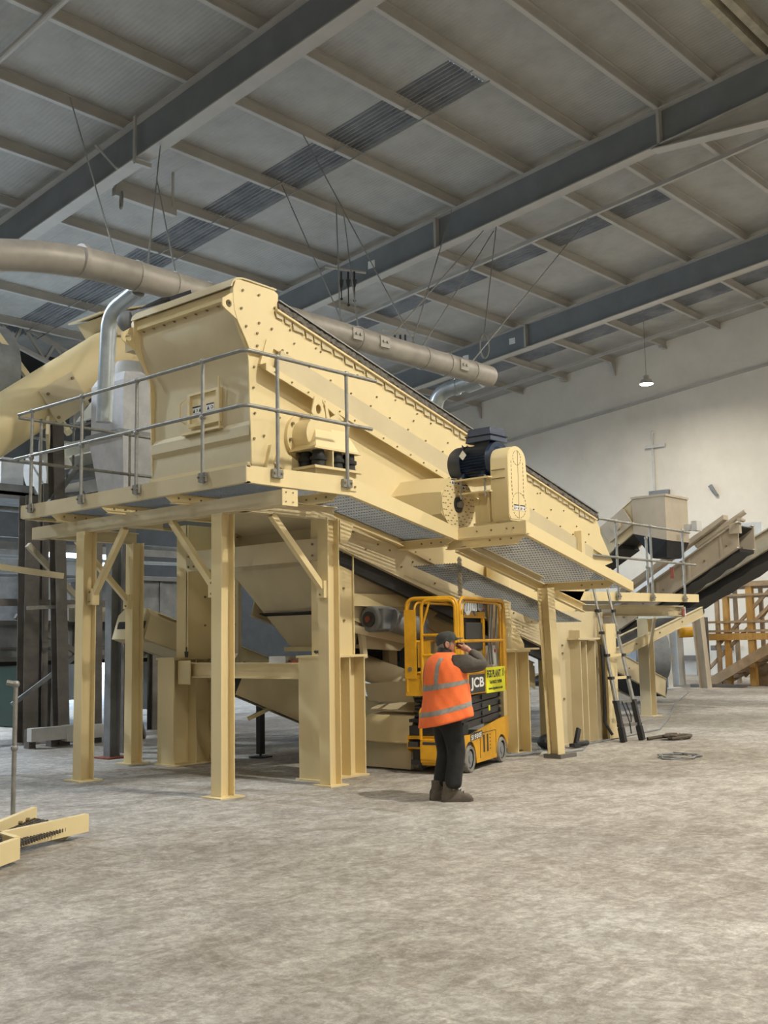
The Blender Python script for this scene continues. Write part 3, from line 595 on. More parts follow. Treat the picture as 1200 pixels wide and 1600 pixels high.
for ring, cnt in ((.17, 12), (.22, 16), (.27, 20), (.315, 24)):
    for k in range(cnt): a = 2*pi*(k+.5*(cnt % 3))/cnt; b.box(AX+ring*cos(a)-.014, AX+ring*cos(a)+.014, 8.452, 8.456, AZ+ring*sin(a)-.006, AZ+ring*sin(a)+.006)
b.build('slot_holes', BOLT, fp)
b = B(); b.cyl((AX, 8.456, AZ), (AX, 8.50, AZ), .10, 20); b.build('shaft_opening', BLACKM, ex)
b = B(); b.cyl((AX, 8.40, AZ), (AX, 8.5, AZ), .045, 14); b.build('shaft_end', GALV, ex)
sticker('warning_label', ex, AX-.06, AZ+.285, 8.452, .18, .07, 3, 'y'); sticker('warning_label', ex, AX+.14, AZ+.235, 8.452, .13, .07, 2, 'y')
# stand carrying the motor
AX, AZ = 11.15, 3.42
ms = thing('motor_stand', 'cream steel stand carrying the dark blue motor', 'stand', (11.15, 8.1, 3.05))
b = B(); b.box(11.0, 11.45, 7.9, 8.26, 3.08, 3.11); b.box(11.02, 11.42, 7.92, 8.24, 3.11, 3.34); b.build('stand_base', CREAM, ms)
b = B(); b.box(10.88, 11.45, 7.9, 8.40, 3.48, 3.50); b.build('lower_shelf', CREAM, ms)
b = B(); b.box(10.85, 11.45, 7.9, 8.55, 3.655, 3.675); b.build('motor_plate', CREAM, ms)
for x in (10.89, 11.41):
    for y in (7.98, 8.36): b = B(); b.cyl((x, y, 3.42), (x, y, 3.70), .014, 8); b.build('adjusting_rod', GALV, ms)
b = B(); b.box(11.1, 11.12, 7.9, 8.24, 3.34, 3.48); b.box(10.98, 11.0, 7.98, 8.02, 3.1, 3.48); b.build('stand_rib', CREAM, ms)
# the motor
mo = thing('electric_motor', 'dark blue finned electric motor with terminal box on the cream stand', 'motor', (11.15, 8.2, 3.675))
MZ = 3.905; n = 72; fins = []
for k in range(n):
    r = .205 if k % 2 else .232; fins.append((r*cos(2*pi*k/n), r*sin(2*pi*k/n)))
b = B(); b.loft([[(AX+p[0], y, MZ+p[1]) for p in fins] for y in (8.44, 7.98)]); b.build('finned_body', NAVY, mo, smooth=10)
b = B(); b.tube([(AX, 8.40, MZ), (AX, 8.56, MZ), (AX, 8.61, MZ), (AX, 8.63, MZ)], [.243, .243, .22, .17], 28); b.build('fan_cover', NAVY, mo)
b = B(); b.cyl((AX, 7.99, MZ), (AX, 7.93, MZ), .245, 28); b.cyl((AX, 7.93, MZ), (AX, 7.88, MZ), .19, 28, .15); b.build('end_shield', NAVY, mo)
b = B(); b.hexa([(10.96, 7.93, 4.15), (11.34, 7.93, 4.15), (11.34, 8.33, 4.15), (10.96, 8.33, 4.15), (10.99, 7.95, 4.33), (11.31, 7.95, 4.33), (11.31, 8.30, 4.33), (10.99, 8.30, 4.33)]); b.box(10.955, 11.345, 7.92, 8.34, 4.225, 4.24); b.box(11.04, 11.26, 8.0, 8.24, 4.08, 4.17); b.build('terminal_box', NAVY, mo, bevel=.012)
for y in (8.05, 8.38): b = B(); b.box(10.9, 11.4, y-.05, y+.05, 3.675, 3.71); b.hexa([(10.93, y-.03, 3.71), (11.05, y-.03, 3.71), (11.05, y+.03, 3.71), (10.93, y+.03, 3.71), (10.98, y-.03, 3.80), (11.05, y-.03, 3.80), (11.05, y+.03, 3.80), (10.98, y+.03, 3.80)]); b.build('motor_foot', NAVY, mo)
b = B(); b.tube([(10.98, 8.36, 4.1), (10.95, 8.37, 4.13), (10.93, 8.35, 4.06)], .008, 6); b.build('tag_tie', BLACK, mo)
b = B(); b.plate([(10.915, 8.40, 3.99), (10.915, 8.34, 3.93), (10.915, 8.28, 3.99), (10.915, 8.34, 4.06)], (-1, 0, 0), .003); label_part(b.build('paper_tag', WHITE, mo), 'small white paper tag')
# belt guard
bgd = thing('belt_guard', 'tall round-topped cream belt guard beside the blue motor', 'belt guard', (11.15, 7.76, 3.08))
gp = [(10.93, 3.16), (10.97, 3.10), (11.33, 3.10), (11.40, 3.18)] + [(11.13+.20*cos(radians(a)), 3.88+.17*sin(radians(a))) for a in range(0, 181, 15)]
b = B(); b.loft([[(x, y, z) for x, z in gp] for y in (7.92, 7.66)]); b.build('guard_case', CREAM, bgd, smooth=40)
b = B(); A_ = [(AX-.01+(x-11.15)*.92, z*1.0) for x, z in gp]
b.plate([(x, 7.66, (z-3.6)*.96+3.6) for x, z in A_], (0, -1, 0), .006); b.build('guard_front', CREAM, bgd, smooth=40)
b = B()  # dashed slots outlining the pulleys and the belt run
def dash(cx, cz, rx, rzz, cnt, a0=0, a1=360):
    for k in range(cnt):
        a = radians(a0+(a1-a0)*(k+.5)/cnt); p = (cx+rx*cos(a), cz+rzz*sin(a)); tdir = V((-rx*sin(a), 0, rzz*cos(a))).normalized()
        b.bar((p[0]-tdir.x*.012, 7.653, p[1]-tdir.z*.012), (p[0]+tdir.x*.012, 7.653, p[1]+tdir.z*.012), .005, .007, up=(0, 1, 0))
dash(11.13, 3.90, .085, .09, 14); dash(11.15, 3.30, .15, .16, 22)
for k in range(9): z = 3.42+k*.05; b.box(11.005-.001*k, 11.013-.001*k, 7.65, 7.654, z, z+.03); b.box(11.255, 11.262, 7.65, 7.654, z, z+.03)
b.box(11.145, 11.148, 7.65, 7.654, 3.14, 4.0); b.build('slot_outline', BOLT, bgd)
for z in (3.63, 3.74): b = B(); b.box(10.922, 10.93, 7.7, 7.9, z, z+.012); b.build('vent_slot', BOLT, bgd)
sticker('warning_label', bgd, 11.09, 3.27, 7.653, .11, .07, 3, 'y'); sticker('warning_label', bgd, 11.225, 3.27, 7.653, .11, .07, 3, 'y')
# ================================================================== WALKWAY AROUND THE MACHINE
wk = thing('walkway_platform', 'cream edged grating walkway wrapping round the machine head and stepping down its side', 'walkway', (8.5, 10, 3.28))
PX0, PY0, PY1 = 7.21, 8.30, 12.73
def edge(nm, p0, p1, h0=.19, h1=None, inward=(0, 1, 0), c=CREAM):
    """upright edge channel: bottom line p0-p1, height h, flanges pointing inward"""
    h1 = h1 or h0; p0, p1 = V(p0), V(p1); n_ = V(inward); b = B(); u = V((0, 0, 1)); t = .012; w = .06
    def sl(a0, a1, z0a, z0b, z1a, z1b):
        b.hexa([p0+n_*a0+u*z0a, p1+n_*a0+u*z0b, p1+n_*a1+u*z0b, p0+n_*a1+u*z0a, p0+n_*a0+u*z1a, p1+n_*a0+u*z1b, p1+n_*a1+u*z1b, p0+n_*a1+u*z1a])
    sl(0, t, 0, 0, h0, h1); sl(t, w, 0, 0, t, t); sl(t, w, h0-t, h1-t, h0, h1)
    return b.build(nm, c, wk)
edge('edge_beam', (PX0, PY1, 3.28), (PX0, PY0, 3.28), .175, .175, (1, 0, 0), CREAM_D)
edge('edge_beam', (PX0+.013, PY0, 3.28), (8.76, PY0, 3.28), .176, .21)
S0, S1 = (8.76, PY0, 3.28), (10.72, PY0, 2.88)
edge('edge_beam', S0, S1, .21, .16)
edge('edge_beam', (10.722, PY0-.002, 2.88), (10.722, 7.27, 2.88), .155, .165, (1, 0, 0))
edge('edge_beam', (10.736, 7.27, 2.876), (13.27, 7.27, 2.25), .165, .13)
edge('edge_beam', (PX0, PY1, 3.28), (10.5, PY1, 3.28), .18, .18, (0, -1, 0))
b = B(); b.box(8.70, 8.85, PY0-.012, PY0, 3.33, 3.44); b.m(1); b.bolt((8.72, PY0-.012, 3.40), (0, -1, 0)); b.bolt((8.82, PY0-.012, 3.38), (0, -1, 0)); b.build('splice_plate', [CREAM, BOLT], wk)
b = B()
for y in (8.0, 7.78, 7.55, 7.45): b.bolt((10.72, y, 2.97), (-1, 0, 0), .014, .01)
b.build('edge_bolts', BOLT, wk)
def grating(x0, x1, y0, y1, zf, along_y=False):
    """bearing bars along Y every 40 mm, thin cross bars every 110 mm, laid on the (possibly sloping) deck line zf(x)"""
    b = B(); t = .005; h = .015; x = x0
    if not along_y:
        y = y0
        while y < y1:
            b.hexa([(x0, y, zf(x0)), (x1, y, zf(x1)), (x1, y+t, zf(x1)), (x0, y+t, zf(x0)), (x0, y, zf(x0)+h), (x1, y, zf(x1)+h), (x1, y+t, zf(x1)+h), (x0, y+t, zf(x0)+h)]); y += .043
        x = x0+.03
        while x < x1: b.box(x, x+.006, y0, y1, zf(x)+h-.009, zf(x)+h); x += .09
        return b.build('grating_panel', GRATE, wk)
    while x < x1:
        z = zf(x); b.box(x, x+t, y0, y1, z, z+h); x += .042
    y = y0+.02
    while y < y1:
        b.hexa([(x0, y, zf(x0)+h-.008), (x1, y, zf(x1)+h-.008), (x1, y+.006, zf(x1)+h-.008), (x0, y+.006, zf(x0)+h-.008), (x0, y, zf(x0)+h), (x1, y, zf(x1)+h), (x1, y+.006, zf(x1)+h), (x0, y+.006, zf(x0)+h)]); y += .05
    o = b.build('grating_panel', GRATE, wk); return o
zl = lambda x: 3.32
zs = lambda x: 3.34 - (x-8.76)*(.42/1.96)
zw = lambda x: 2.93 - (x-10.72)*(.63/2.55)
grating(PX0+.02, 8.10, PY0+.02, PY1-.02, zl, True); grating(8.10, 8.76, PY0+.02, YR-.02, zl); grating(8.10, 10.4, YL+.1, PY1-.02, zl)
grating(8.76, 10.74, PY0+.02, YR-.08, zs)
grating(10.74, 12.9, 7.30, 8.45, zw); grating(12.95, 13.25, 7.30, 8.6, zw); grating(10.9, 13.9, 8.5, YR-.08, lambda x: zw(x)-.28)
# support brackets below the deck: tapered plates with bolt pads
def bracket(p0, p1, h0, h1, lab=None):
    p0, p1 = V(p0), V(p1); b = B(); d = (p1-p0).normalized(); n_ = V((-d.y, d.x, 0))
    L_ = (p1-p0).length; q = [p0, p1, p1-V((0, 0, h1)), p0+d*min(.12, L_*.3)-V((0, 0, h0)), p0-V((0, 0, .03))]
    b.plate([tuple(v-n_*.005) for v in q], n_, .01)
    a0 = p0+d*min(.12, L_*.3)-V((0, 0, h0)); a1 = p1-V((0, 0, h1)); b.bar(a0, a1, .09, .01); b.bar(p0, p1, .09, .01)
    b.m(1)
    for k in range(3): c_ = p0+d*(.2+.16*k)-V((0, 0, .05)); b.bolt(c_+n_*.006, n_, .014, .012); b.bolt(c_-n_*.006, -n_, .014, .012)
    return b.build('deck_bracket', [CREAM, BOLT], wk)
for y in (12.1, 11.0, 9.75): bracket((PX0+.05, y, 3.33), (9.0, y, 3.33), .11, .11)
bracket((8.62, PY0+.04, 3.32), (8.62, YR-.05, 3.32), .10, .10)
bracket((10.66, PY0+.02, 2.92), (10.66, YR-.1, 2.92), .10, .10)
bracket((10.76, 7.31, 2.90), (10.76, 8.5, 2.9), .12, .12)
bracket((12.88, 7.32, 2.40), (12.88, 8.6, 2.40), .10, .10)
b = B(); b.chan((10.74, 8.27, 2.85), (12.5, 8.27, 2.42), .07, .10, .01); b.build('cross_channel', CREAM_D, wk)
b = B(); b.chan((10.9, 8.48, zw(10.9)-.08), (13.9, 8.48, zw(13.9)-.08), .07, .12, .01); b.build('inner_channel', CREAM, wk)
b = B(); b.chan((8.76, YR-.12, zs(8.76)-.03), (10.7, YR-.12, zs(10.7)-.03), .06, .10, .01); b.build('inner_channel', CREAM, wk)
# ------------------------------------------------------------------ handrails
def rail(name, lab, posts, lines, cat='handrail', r=.021, foot=True, group=None, bracket_n=None, matl=GALV):
    """posts: (x, y, z foot, z top); lines: list of point lists"""
    t = thing(name, lab, cat, (posts[0][0], posts[0][1], posts[0][2]), group)
    for (x, y, z0, z1) in posts:
        b = B(); b.cyl((x, y, z0), (x, y, z1), r, 10); b.ball((x, y, z1), .036, 10, 6); b.ball((x, y, z0+(z1-z0)*.53), .036, 10, 6); p = b.build('post', matl, t)
        if foot:
            b = B(); nx, ny = bracket_n or (-1, 0)
            if isinstance(nx, tuple): pass
            b.box(x-.06 if ny else x-.012, x+.06 if ny else x+.012, y-.06 if nx else y-.012, y+.06 if nx else y+.012, z0-.01, z0+.09); b.cyl((x, y, z0-.02), (x, y, z0+.06), .032, 10)
            b.m(1)
            for s in (-1, 1): b.bolt((x+(.045*s if ny else nx*.012), y+(.045*s if nx else ny*.012), z0+.04), (nx, ny, 0), .014, .02)
            b.build('foot_bracket', [matl, BOLT], p)
    for L in lines:
        b = B(); b.tube(L, r, 10); b.build('rail_tube', matl, t, smooth=50)
    return t
hx, hy = PX0-.035, PY0-.035
R1 = bend([(hx, 12.75, 4.66), (hx, hy, 4.66), (9.18, hy, 4.66)], .1, 5); R2 = bend([(hx, 12.83, 4.08), (hx, hy, 4.08), (9.10, hy, 4.08)], .1, 5)
hr = rail('handrail', 'galvanised tube handrail wrapping round the front corner of the machine walkway', [(hx, y, 3.36, 4.66) for y in (12.42, 11.27, 10.15, 8.96)], [R1, R2], bracket_n=(-1, 0))
for x in (7.62, 8.68):
    b = B(); b.cyl((x, hy, 3.37), (x, hy, 4.66), .021, 10); b.ball((x, hy, 4.66), .036, 10, 6); b.ball((x, hy, 4.08), .036, 10, 6); p = b.build('post', GALV, hr)
    b = B(); b.box(x-.07, x+.07, hy-.01, hy+.03, 3.36, 3.45); b.m(1); b.bolt((x-.05, hy-.01, 3.41), (0, -1, 0)); b.bolt((x+.05, hy-.01, 3.41), (0, -1, 0)); b.build('foot_bracket', [GALV, BOLT], p)
# second railing along the left side of the machine, running away from the camera
ly = 12.75
rail('handrail', 'second tube handrail on the left side of the walkway, behind the front one', [(x, ly, 3.4, 4.62) for x in (7.5, 8.9, 10.4)], [[(hx, ly, 4.62), (11.5, ly, 4.62)], [(hx, ly, 4.05), (11.5, ly, 4.05)]], bracket_n=(0, 1))

# ================================================================== SUPPORT FRAME UNDER THE WALKWAY
fr = thing('walkway_support_frame', 'cream steel support frame of columns and knee braces carrying the walkway head', 'steel frame', (8.4, 10.5, 0))
def column(x, y, z1, w, h, base=.17, rot=0, parent=fr, m_=CREAM):
    b = B(); b.ibeam((x, y, .015), (x, y, z1), w, h, .012, .01, up=(1, 0, 0) if not rot else (0, 1, 0)); c_ = b.build('column', m_, parent)
    b = B(); b.box(x-base, x+base, y-base, y+base, 0, .015); b.build('base_plate', m_, c_)
    return c_
def steel_frame_column(x, y, z1, **k): return column(x, y, z1, .17, .19, **k)
steel_frame_column(7.68, 9.23, 3.07); steel_frame_column(7.62, 11.82, 3.07); steel_frame_column(9.02, 8.92, 3.09, base=.15); steel_frame_column(9.10, 12.88, 3.09)
b = B(); b.chan((7.60, 13.10, 3.15), (7.60, 8.17, 3.15), .16, .16, .012, flip=-1); b.build('front_beam', CREAM_D, fr)
b = B(); b.box(7.58, 7.80, 8.155, 8.17, 3.06, 3.235); b.m(1)
for xx in (7.63, 7.73):
    for zz in (3.10, 3.20): b.bolt((xx, 8.155, zz), (0, -1, 0), .01, .008)
b.build('end_plate', [CREAM, BOLT], fr)
for y, w in ((8.92, 1), (12.88, -1)): b = B(); b.ibeam((7.68, y, 3.15), (9.12, y, 3.15), .12, .16, .012, .01); b.build('side_beam', CREAM_D, fr)
b = B(); b.plate([(9.14, 8.84, 3.08), (9.38, 8.84, 3.05), (9.32, 8.84, 2.88), (9.24, 8.84, 2.80), (9.14, 8.84, 2.80)], (0, 1, 0), .02); b.build('gusset', CREAM, fr)
def brace(p0, p1):
    b = B(); b.bar(p0, p1, .07, .07); p = b.build('knee_brace', CREAM, fr)
    b = B(); b.box(p0[0]-.05, p0[0]+.05, p0[1]-.06, p0[1]+.06, p0[2]-.1, p0[2]+.1); b.m(1); b.bolt((p0[0]-.05, p0[1], p0[2]+.06), (-1, 0, 0)); b.bolt((p0[0]-.05, p0[1], p0[2]-.06), (-1, 0, 0)); b.build('brace_cleat', [CREAM, BOLT], p)
brace((7.66, 9.34, 2.25), (7.66, 10.12, 3.06)); brace((7.66, 11.72, 2.25), (7.66, 11.05, 3.06))
brace((8.93, 8.92, 2.25), (8.12, 8.92, 3.07)); brace((9.0, 12.88, 2.25), (8.15, 12.88, 3.07))
cb = thing('walkway_column', 'single cream column under the wide part of the walkway, beside the yellow lift', 'column', (12.83, 8.3, 0))
b = B(); b.ibeam((12.83, 8.32, .05), (12.70, 8.32, 2.33), .17, .17, .012, .01, up=(0, 1, 0)); b.build('column_shaft', CREAM, cb)
b = B(); b.box(12.72, 13.12, 8.18, 8.46, 0, .055); label_part(b.build('packing_board', STEEL_D, cb), 'dark timber packing under the foot')

# ================================================================== MACHINE LEGS ON STEEL PLINTHS
def plinth(lab, x0, x1, y0, y1, z1, webs=3, leg=None, m_=CREAM, grp='steel plinths under the machine'):
    t = thing('steel_plinth', lab, 'plinth', ((x0+x1)/2, (y0+y1)/2, 0), grp)
    b = B(); ym = (y0+y1)/2
    for k in range(webs): xx = x0+(x1-x0-.018)*k/(webs-1); b.box(xx, xx+.018, y0, y1, .02, z1)
    b.box(x0+.018, x1-.018, ym-.01, ym+.01, .02, z1)
    b.build('stub_column', m_, t)
    b = B(); b.box(x0-.03, x1+.03, y0-.03, y1+.03, 0, .02); b.build('base_plate', m_, t)
    b = B(); b.box(x0-.02, x1+.02, y0-.02, y1+.02, z1, z1+.03); b.build('cap_plate', m_, t)
    if leg:
        lx0, lx1, ly0, ly1, lz1 = leg; b = B(); b.box(lx0, lx0+.016, ly0, ly1, z1+.03, lz1); b.box(lx1-.016, lx1, ly0, ly1, z1+.03, lz1); b.box(lx0, lx1, ly0+.03, ly0+.045, z1+.03, lz1)
        b.m(1)
        for zz in (1.9, 2.3, 2.75): b.bolt(((lx0+lx1)/2+.08, ly0+.03, zz), (0, -1, 0), .018, .02)
        lg = b.build('machine_leg', [m_, BOLT], t)
    return t
PLT = plinth('tall cream plinth under the left machine leg, holding the left end of the cross beam', 9.17, 9.95, 12.06, 12.42, 1.43, leg=(9.38, 9.85, 12.02, 12.28, 3.3))
PRT = plinth('tall cream plinth under the right machine leg, beside the yellow lift', 9.17, 9.97, 9.24, 9.60, 1.45, webs=4, leg=(9.36, 9.86, 9.30, 9.56, 3.15))
b = B(); b.box(9.31, 9.34, 9.30, 11.98, 2.64, 2.91); b.box(9.34, 9.37, 9.58, 11.98, 2.64, 2.66); b.m(1)
for y in (9.36, 9.48, 12.05-.12, 12.05-.24):
    for z in (2.70, 2.84): b.bolt((9.31, y, z), (-1, 0, 0), .02, .014)
pb = b.build('cross_plate', [CREAM_D, BOLT]); tag(pb, 'wide bolted cream cross plate joining the two machine legs above the hopper', 'steel plate')
b = B(); b.ibeam((9.34, 9.60, 1.29), (9.34, 12.06, 1.29), .14, .2, .014, .012); b.box(9.24, 9.26, 11.8, 12.06, 1.1, 1.42)
tag(b.build('cross_beam', CREAM), 'cream cross beam spanning low between the two plinths, small tools lying on it', 'beam')
b = B(); b.box(9.28, 9.48, 9.95, 10.25, 1.39, 1.47); tag(b.build('cardboard_box', WHITE_D), 'small white carton on the low cross beam', 'box')
b = B(); b.box(9.3, 9.42, 9.68, 9.86, 1.39, 1.43); b.cyl((9.33, 9.86, 1.41), (9.35, 9.96, 1.41), .012, 8); tag(b.build('power_tool', RED), 'small red hand tool on the low cross beam beside the white carton', 'tool')
b = B(); b.cyl((9.30, 11.95, 1.46), (9.30, 11.95, 1.54), .02, 8, .03); b.cyl((9.30, 11.95, 1.54), (9.30, 11.95, 1.60), .012, 8); tag(b.build('spray_can', BLACKM), 'small dark can standing on the left plinth', 'can')
b = B(); b.plate([(9.3, 11.35, 1.39), (9.3, 10.95, 1.39), (9.42, 11.0, 1.50), (9.42, 11.30, 1.50)], (-.5, 0, .5), .012); tag(b.build('wooden_board', CARD), 'brown board propped on the low cross beam', 'board')
b = B(); b.tube([(9.3+.05*cos(a*1.3), 9.35+.06*sin(a), 1.51+.02*abs(sin(a*2))) for a in [k*.5 for k in range(14)]], .014, 6); tag(b.build('chain_heap', BLACKM), 'small heap of dark chain on the right plinth', 'chain')

# hopper below the head
hp = thing('discharge_hopper', 'cream tapering hopper hanging below the machine head', 'hopper', (10.5, 10.5, 1.6))
b = B()
T_ = [(9.72, 9.5, 2.95), (12.0, 9.5, 2.35), (12.0, 11.5, 2.35), (9.72, 11.5, 2.95)]; T2 = [(9.72, 9.5, 2.62), (11.9, 9.5, 2.1), (11.9, 11.5, 2.1), (9.72, 11.5, 2.62)]
B_ = [(10.15, 9.72, 1.56), (11.2, 9.72, 1.5), (11.2, 10.75, 1.5), (10.15, 10.75, 1.56)]
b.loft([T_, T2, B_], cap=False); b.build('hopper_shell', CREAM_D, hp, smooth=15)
b = B(); b.box(10.1, 10.2, 9.65, 10.85, 1.52, 1.58); b.build('hopper_outlet_rim', CREAM, hp); b = B(); b.box(9.66, 9.72, 9.45, 11.55, 2.88, 2.98); b.build('hopper_rim', CREAM, hp)
b = B(); b.plate([(9.62, 9.6, 2.93), (9.62, 11.4, 2.93), (9.72, 11.4, 3.16), (9.72, 9.75, 3.2)], (-1, 0, .4), .02); b.build('apron_plate', CREAM_D, hp)
b = B(); b.plate([(9.9, 11.55, 1.1), (9.9, 12.35, 1.1), (9.9, 12.35, 2.62), (9.9, 11.55, 2.62)], (1, 0, 0), .02); b.box(9.84, 9.9, 11.5, 11.64, 1.1, 2.62); b.m(1)
for z in (1.9, 2.3): b.bolt((9.84, 11.57, z), (-1, 0, 0), .02, .02)
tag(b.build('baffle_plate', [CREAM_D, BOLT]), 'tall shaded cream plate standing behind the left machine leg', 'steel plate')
b = B(); b.box(9.97, 10.0, 11.9, 12.15, 0, 1.1); b.box(9.97, 10.3, 12.13, 12.15, 0, 1.1); tag(b.build('support_post', WHITE_D), 'pale grey post standing right behind the left plinth', 'post')

# ------------------------------------------------------------------ long belt conveyor below the machine
def conveyor(name, lab, p0, p1, w, h=.35, t=.012, belt=True, m_=CREAM_D, rollers=6, cover=False, grp=None, drums=True):
    """trough conveyor from p0 to p1 (centre of its top), frame sides, belt and rollers"""
    p0, p1 = V(p0), V(p1); d = (p1-p0).normalized(); s = V((0, 0, 1)).cross(d).normalized(); u = d.cross(s)
    tt = thing(name, lab, 'conveyor', tuple(p0), grp)
    for k in (-1, 1):
        b = B(); a = p0+s*(k*w/2)-u*h/2; c = p1+s*(k*w/2)-u*h/2; b.bar(a, c, t, h, up=u); b.bar(a+u*h/2, c+u*h/2, .07, .012, up=u); b.bar(a-u*h/2, c-u*h/2, .07, .012, up=u)
        b.m(1); L_ = (p1-p0).length; n_ = int(L_/.8)
        for i in range(1, n_): q = p0+d*(L_*i/n_)+s*(k*(w/2+.01))-u*h*.5; b.bolt(q, s*k, .02, .02)
        b.build('side_frame', [m_, BOLT], tt)
    if belt:
        b = B(); prof_ = [(-w/2*.9, .02), (-w/2*.5, -.05), (w/2*.5, -.05), (w/2*.9, .02), (w/2*.9, .035), (w/2*.5, -.03), (-w/2*.5, -.03), (-w/2*.9, .035)]
        b.prof(p0, p1, [(x, y-.04) for x, y in prof_], up=u); b.bar(p0-u*h*.95, p1-u*h*.95, w*.8, .012, up=u); b.build('belt', BLACK, tt)
    L_ = (p1-p0).length
    for i in range(rollers): q = p0+d*(L_*(i+.5)/rollers)-u*h*.75; b = B(); b.cyl(q-s*w*.46, q+s*w*.46, .05, 10); b.build('roller', STEEL_D, tt)
    for q in ((p0, p1) if drums else ()): b = B(); b.cyl(q-s*w*.48-u*h*.5, q+s*w*.48-u*h*.5, h*.42, 18); b.build('end_drum', BLACKM, tt)
    return tt, d, s, u
cz_ = lambda x: 2.52-.288*(x-9.9)
uc, d_, s_, u_ = conveyor('belt_conveyor', 'long cream belt conveyor running close under the screening machine', (10.0, 10.45, cz_(10.0)), (14.3, 10.45, cz_(14.3)), 1.6, .5, drums=False)
b = B(); b.plate([(9.99, 9.62, cz_(9.99)-.05), (14.3, 9.62, cz_(14.3)-.05), (14.3, 9.62, .85), (13.2, 9.62, 1.25), (11.6, 9.62, 1.85), (9.99, 9.62, 2.12)], (0, 1, 0), .015); b.build('skirt_plate', CREAM_D, uc)
b = B(); b.box(9.88, 13.2, 9.50, 9.57, 2.09, 2.25); tag(b.build('cross_beam', CREAM), 'horizontal cream beam behind the yellow lift, from the right machine leg to the round post', 'beam')
b = B(); b.box(13.5, 14.2, 9.10, 9.2, 2.06, 2.22); tag(b.build('cross_beam', CREAM), 'horizontal cream beam continuing right of the round post', 'beam')
# round post with cone foot on a plinth
rp = thing('round_post', 'round cream post with gusset foot standing on a plinth behind the lift', 'post', (12.72, 9.12, 1.50))
b = B(); b.cyl((12.70, 9.12, 1.50), (12.70, 9.12, 2.72), .17, 28); b.build('post_tube', CREAM, rp)
b = B()
b.plate([(12.86, 9.12, 2.05), (12.88, 9.12, 2.05), (13.3, 9.12, 1.56), (13.3, 9.12, 1.50), (12.86, 9.12, 1.50)], (0, 1, 0), .015); b.box(12.5, 13.40, 8.92, 9.36, 1.475, 1.50); b.build('foot_gusset', CREAM, rp)
plinth('cream plinth under the round post, directly behind the yellow lift', 12.55, 13.2, 8.98, 9.34, 1.445, webs=3)
p3 = plinth('broad cream plinth group at the outlet end, left of the ladder', 14.4, 15.7, 9.2, 9.62, 1.55, webs=6)
b = B(); b.box(14.15, 15.66, 9.17, 9.20, .02, 2.05); b.box(14.62, 14.64, 8.98, 9.17, .02, 1.75); b.box(14.86, 14.88, 9.02, 9.17, .02, 1.58); b.box(15.12, 15.14, 9.02, 9.17, .02, 1.58); b.box(14.55, 15.2, 8.96, 9.17, 1.6, 1.63); b.m(1)
for z in (.5, 1.2, 1.32): b.bolt((14.4, 9.17, z+.2), (0, -1, 0), .02, .02)
b.build('stiffened_panel', [CREAM_D, BOLT], p3)
b = B(); b.box(15.42, 15.7, 8.98, 9.02, .02, 1.85); b.box(15.70, 15.73, 8.98, 9.2, .02, 1.85); b.build('corner_flange', CREAM, p3)
# left side conveyor seen between the columns and below the hopper
cv2, d_, s_, u_ = conveyor('belt_conveyor', 'cream enclosed conveyor sloping down behind the left plinth', (9.5, 13.2, 2.08), (14.5, 13.2, -.02+.5), .7, .42)
b = B(); q0 = V((9.35, 13.2, 2.16)); rings = []
rings = [[tuple(V((9.42, 13.2, 1.98))+s_*(.4*k_)+u_*(r_)+d_*(e_)) for k_, r_, e_ in ((-1, -.3, e), (-1, .06, e), (-.7, .16, e), (.7, .16, e), (1, .06, e), (1, -.3, e))] for e in (-.12, 0, 1.0)]
b.loft(rings); b.build('head_cover', CREAM_D, cv2)
cv3, d3, s3, u3 = conveyor('belt_conveyor', 'cream conveyor with bolted side sloping down below the low cross beam', (9.9, 11.5, 1.35), (12.4, 10.2, .12), .7, .42, rollers=3)
b = B(); b.bar((10.6, 11.9, .05), (10.6, 11.9, .85), .09, .09); b.box(10.48, 10.72, 11.78, 12.02, 0, .02); b.cyl((10.6, 11.9, .02), (10.6, 11.9, .15), .02, 8)
tag(b.build('support_jack', BLACKM), 'black adjustable jack leg below the sloping conveyor', 'jack')
b = B(); b.bar((9.85, 11.3, .62), (10.6, 11.1, .92), .05, .05); tag(b.build('diagonal_strut', CREAM), 'thin pale diagonal strut below the low cross beam', 'strut')
# gear motor and outlet box between the right plinth and the lift
gm = thing('gear_motor', 'dusty grey gear motor on a bracket between the right leg and the yellow lift', 'motor', (11.3, 10.3, 2.0))
b = B(); b.box(10.85, 11.15, 9.85, 10.25, 1.78, 2.06); b.cyl((10.8, 10.05, 1.92), (11.2, 10.05, 1.92), .17, 18); b.build('gearbox', STEEL_G, gm, bevel=.02)
b = B(); b.cyl((10.8, 10.05, 1.92), (10.77, 10.05, 1.92), .1, 16); b.m(1); b.cyl((10.77, 10.05, 1.92), (10.75, 10.05, 1.92), .04, 12); b.build('output_shaft', [BLACKM, RED], gm)
b = B(); b.cyl((11.0, 9.85, 1.90), (11.45, 9.7, 1.78), .15, 18); b.build('motor_body', STEEL_G, gm)
b = B(); b.bar((10.7, 10.25, 1.80), (11.6, 9.75, 1.58), .1, .1); b.bar((10.8, 10.2, 1.76), (10.85, 10.2, 1.42), .06, .08); b.build('motor_bracket', CREAM_D, gm)
b = B(); b.tube([(10.75, 10.3, 2.15), (10.85, 10.3, 1.9), (10.85, 10.3, 1.6)], .04, 8); b.build('cable_loop', BLACK, gm)
b = B(); b.box(11.15, 11.32, 9.88, 10.06, 0, 1.56); b.box(11.13, 11.34, 9.86, 10.08, 1.56, 1.6); tag(b.build('support_post', CREAM_D), 'cream post carrying the dusty gear motor', 'post')
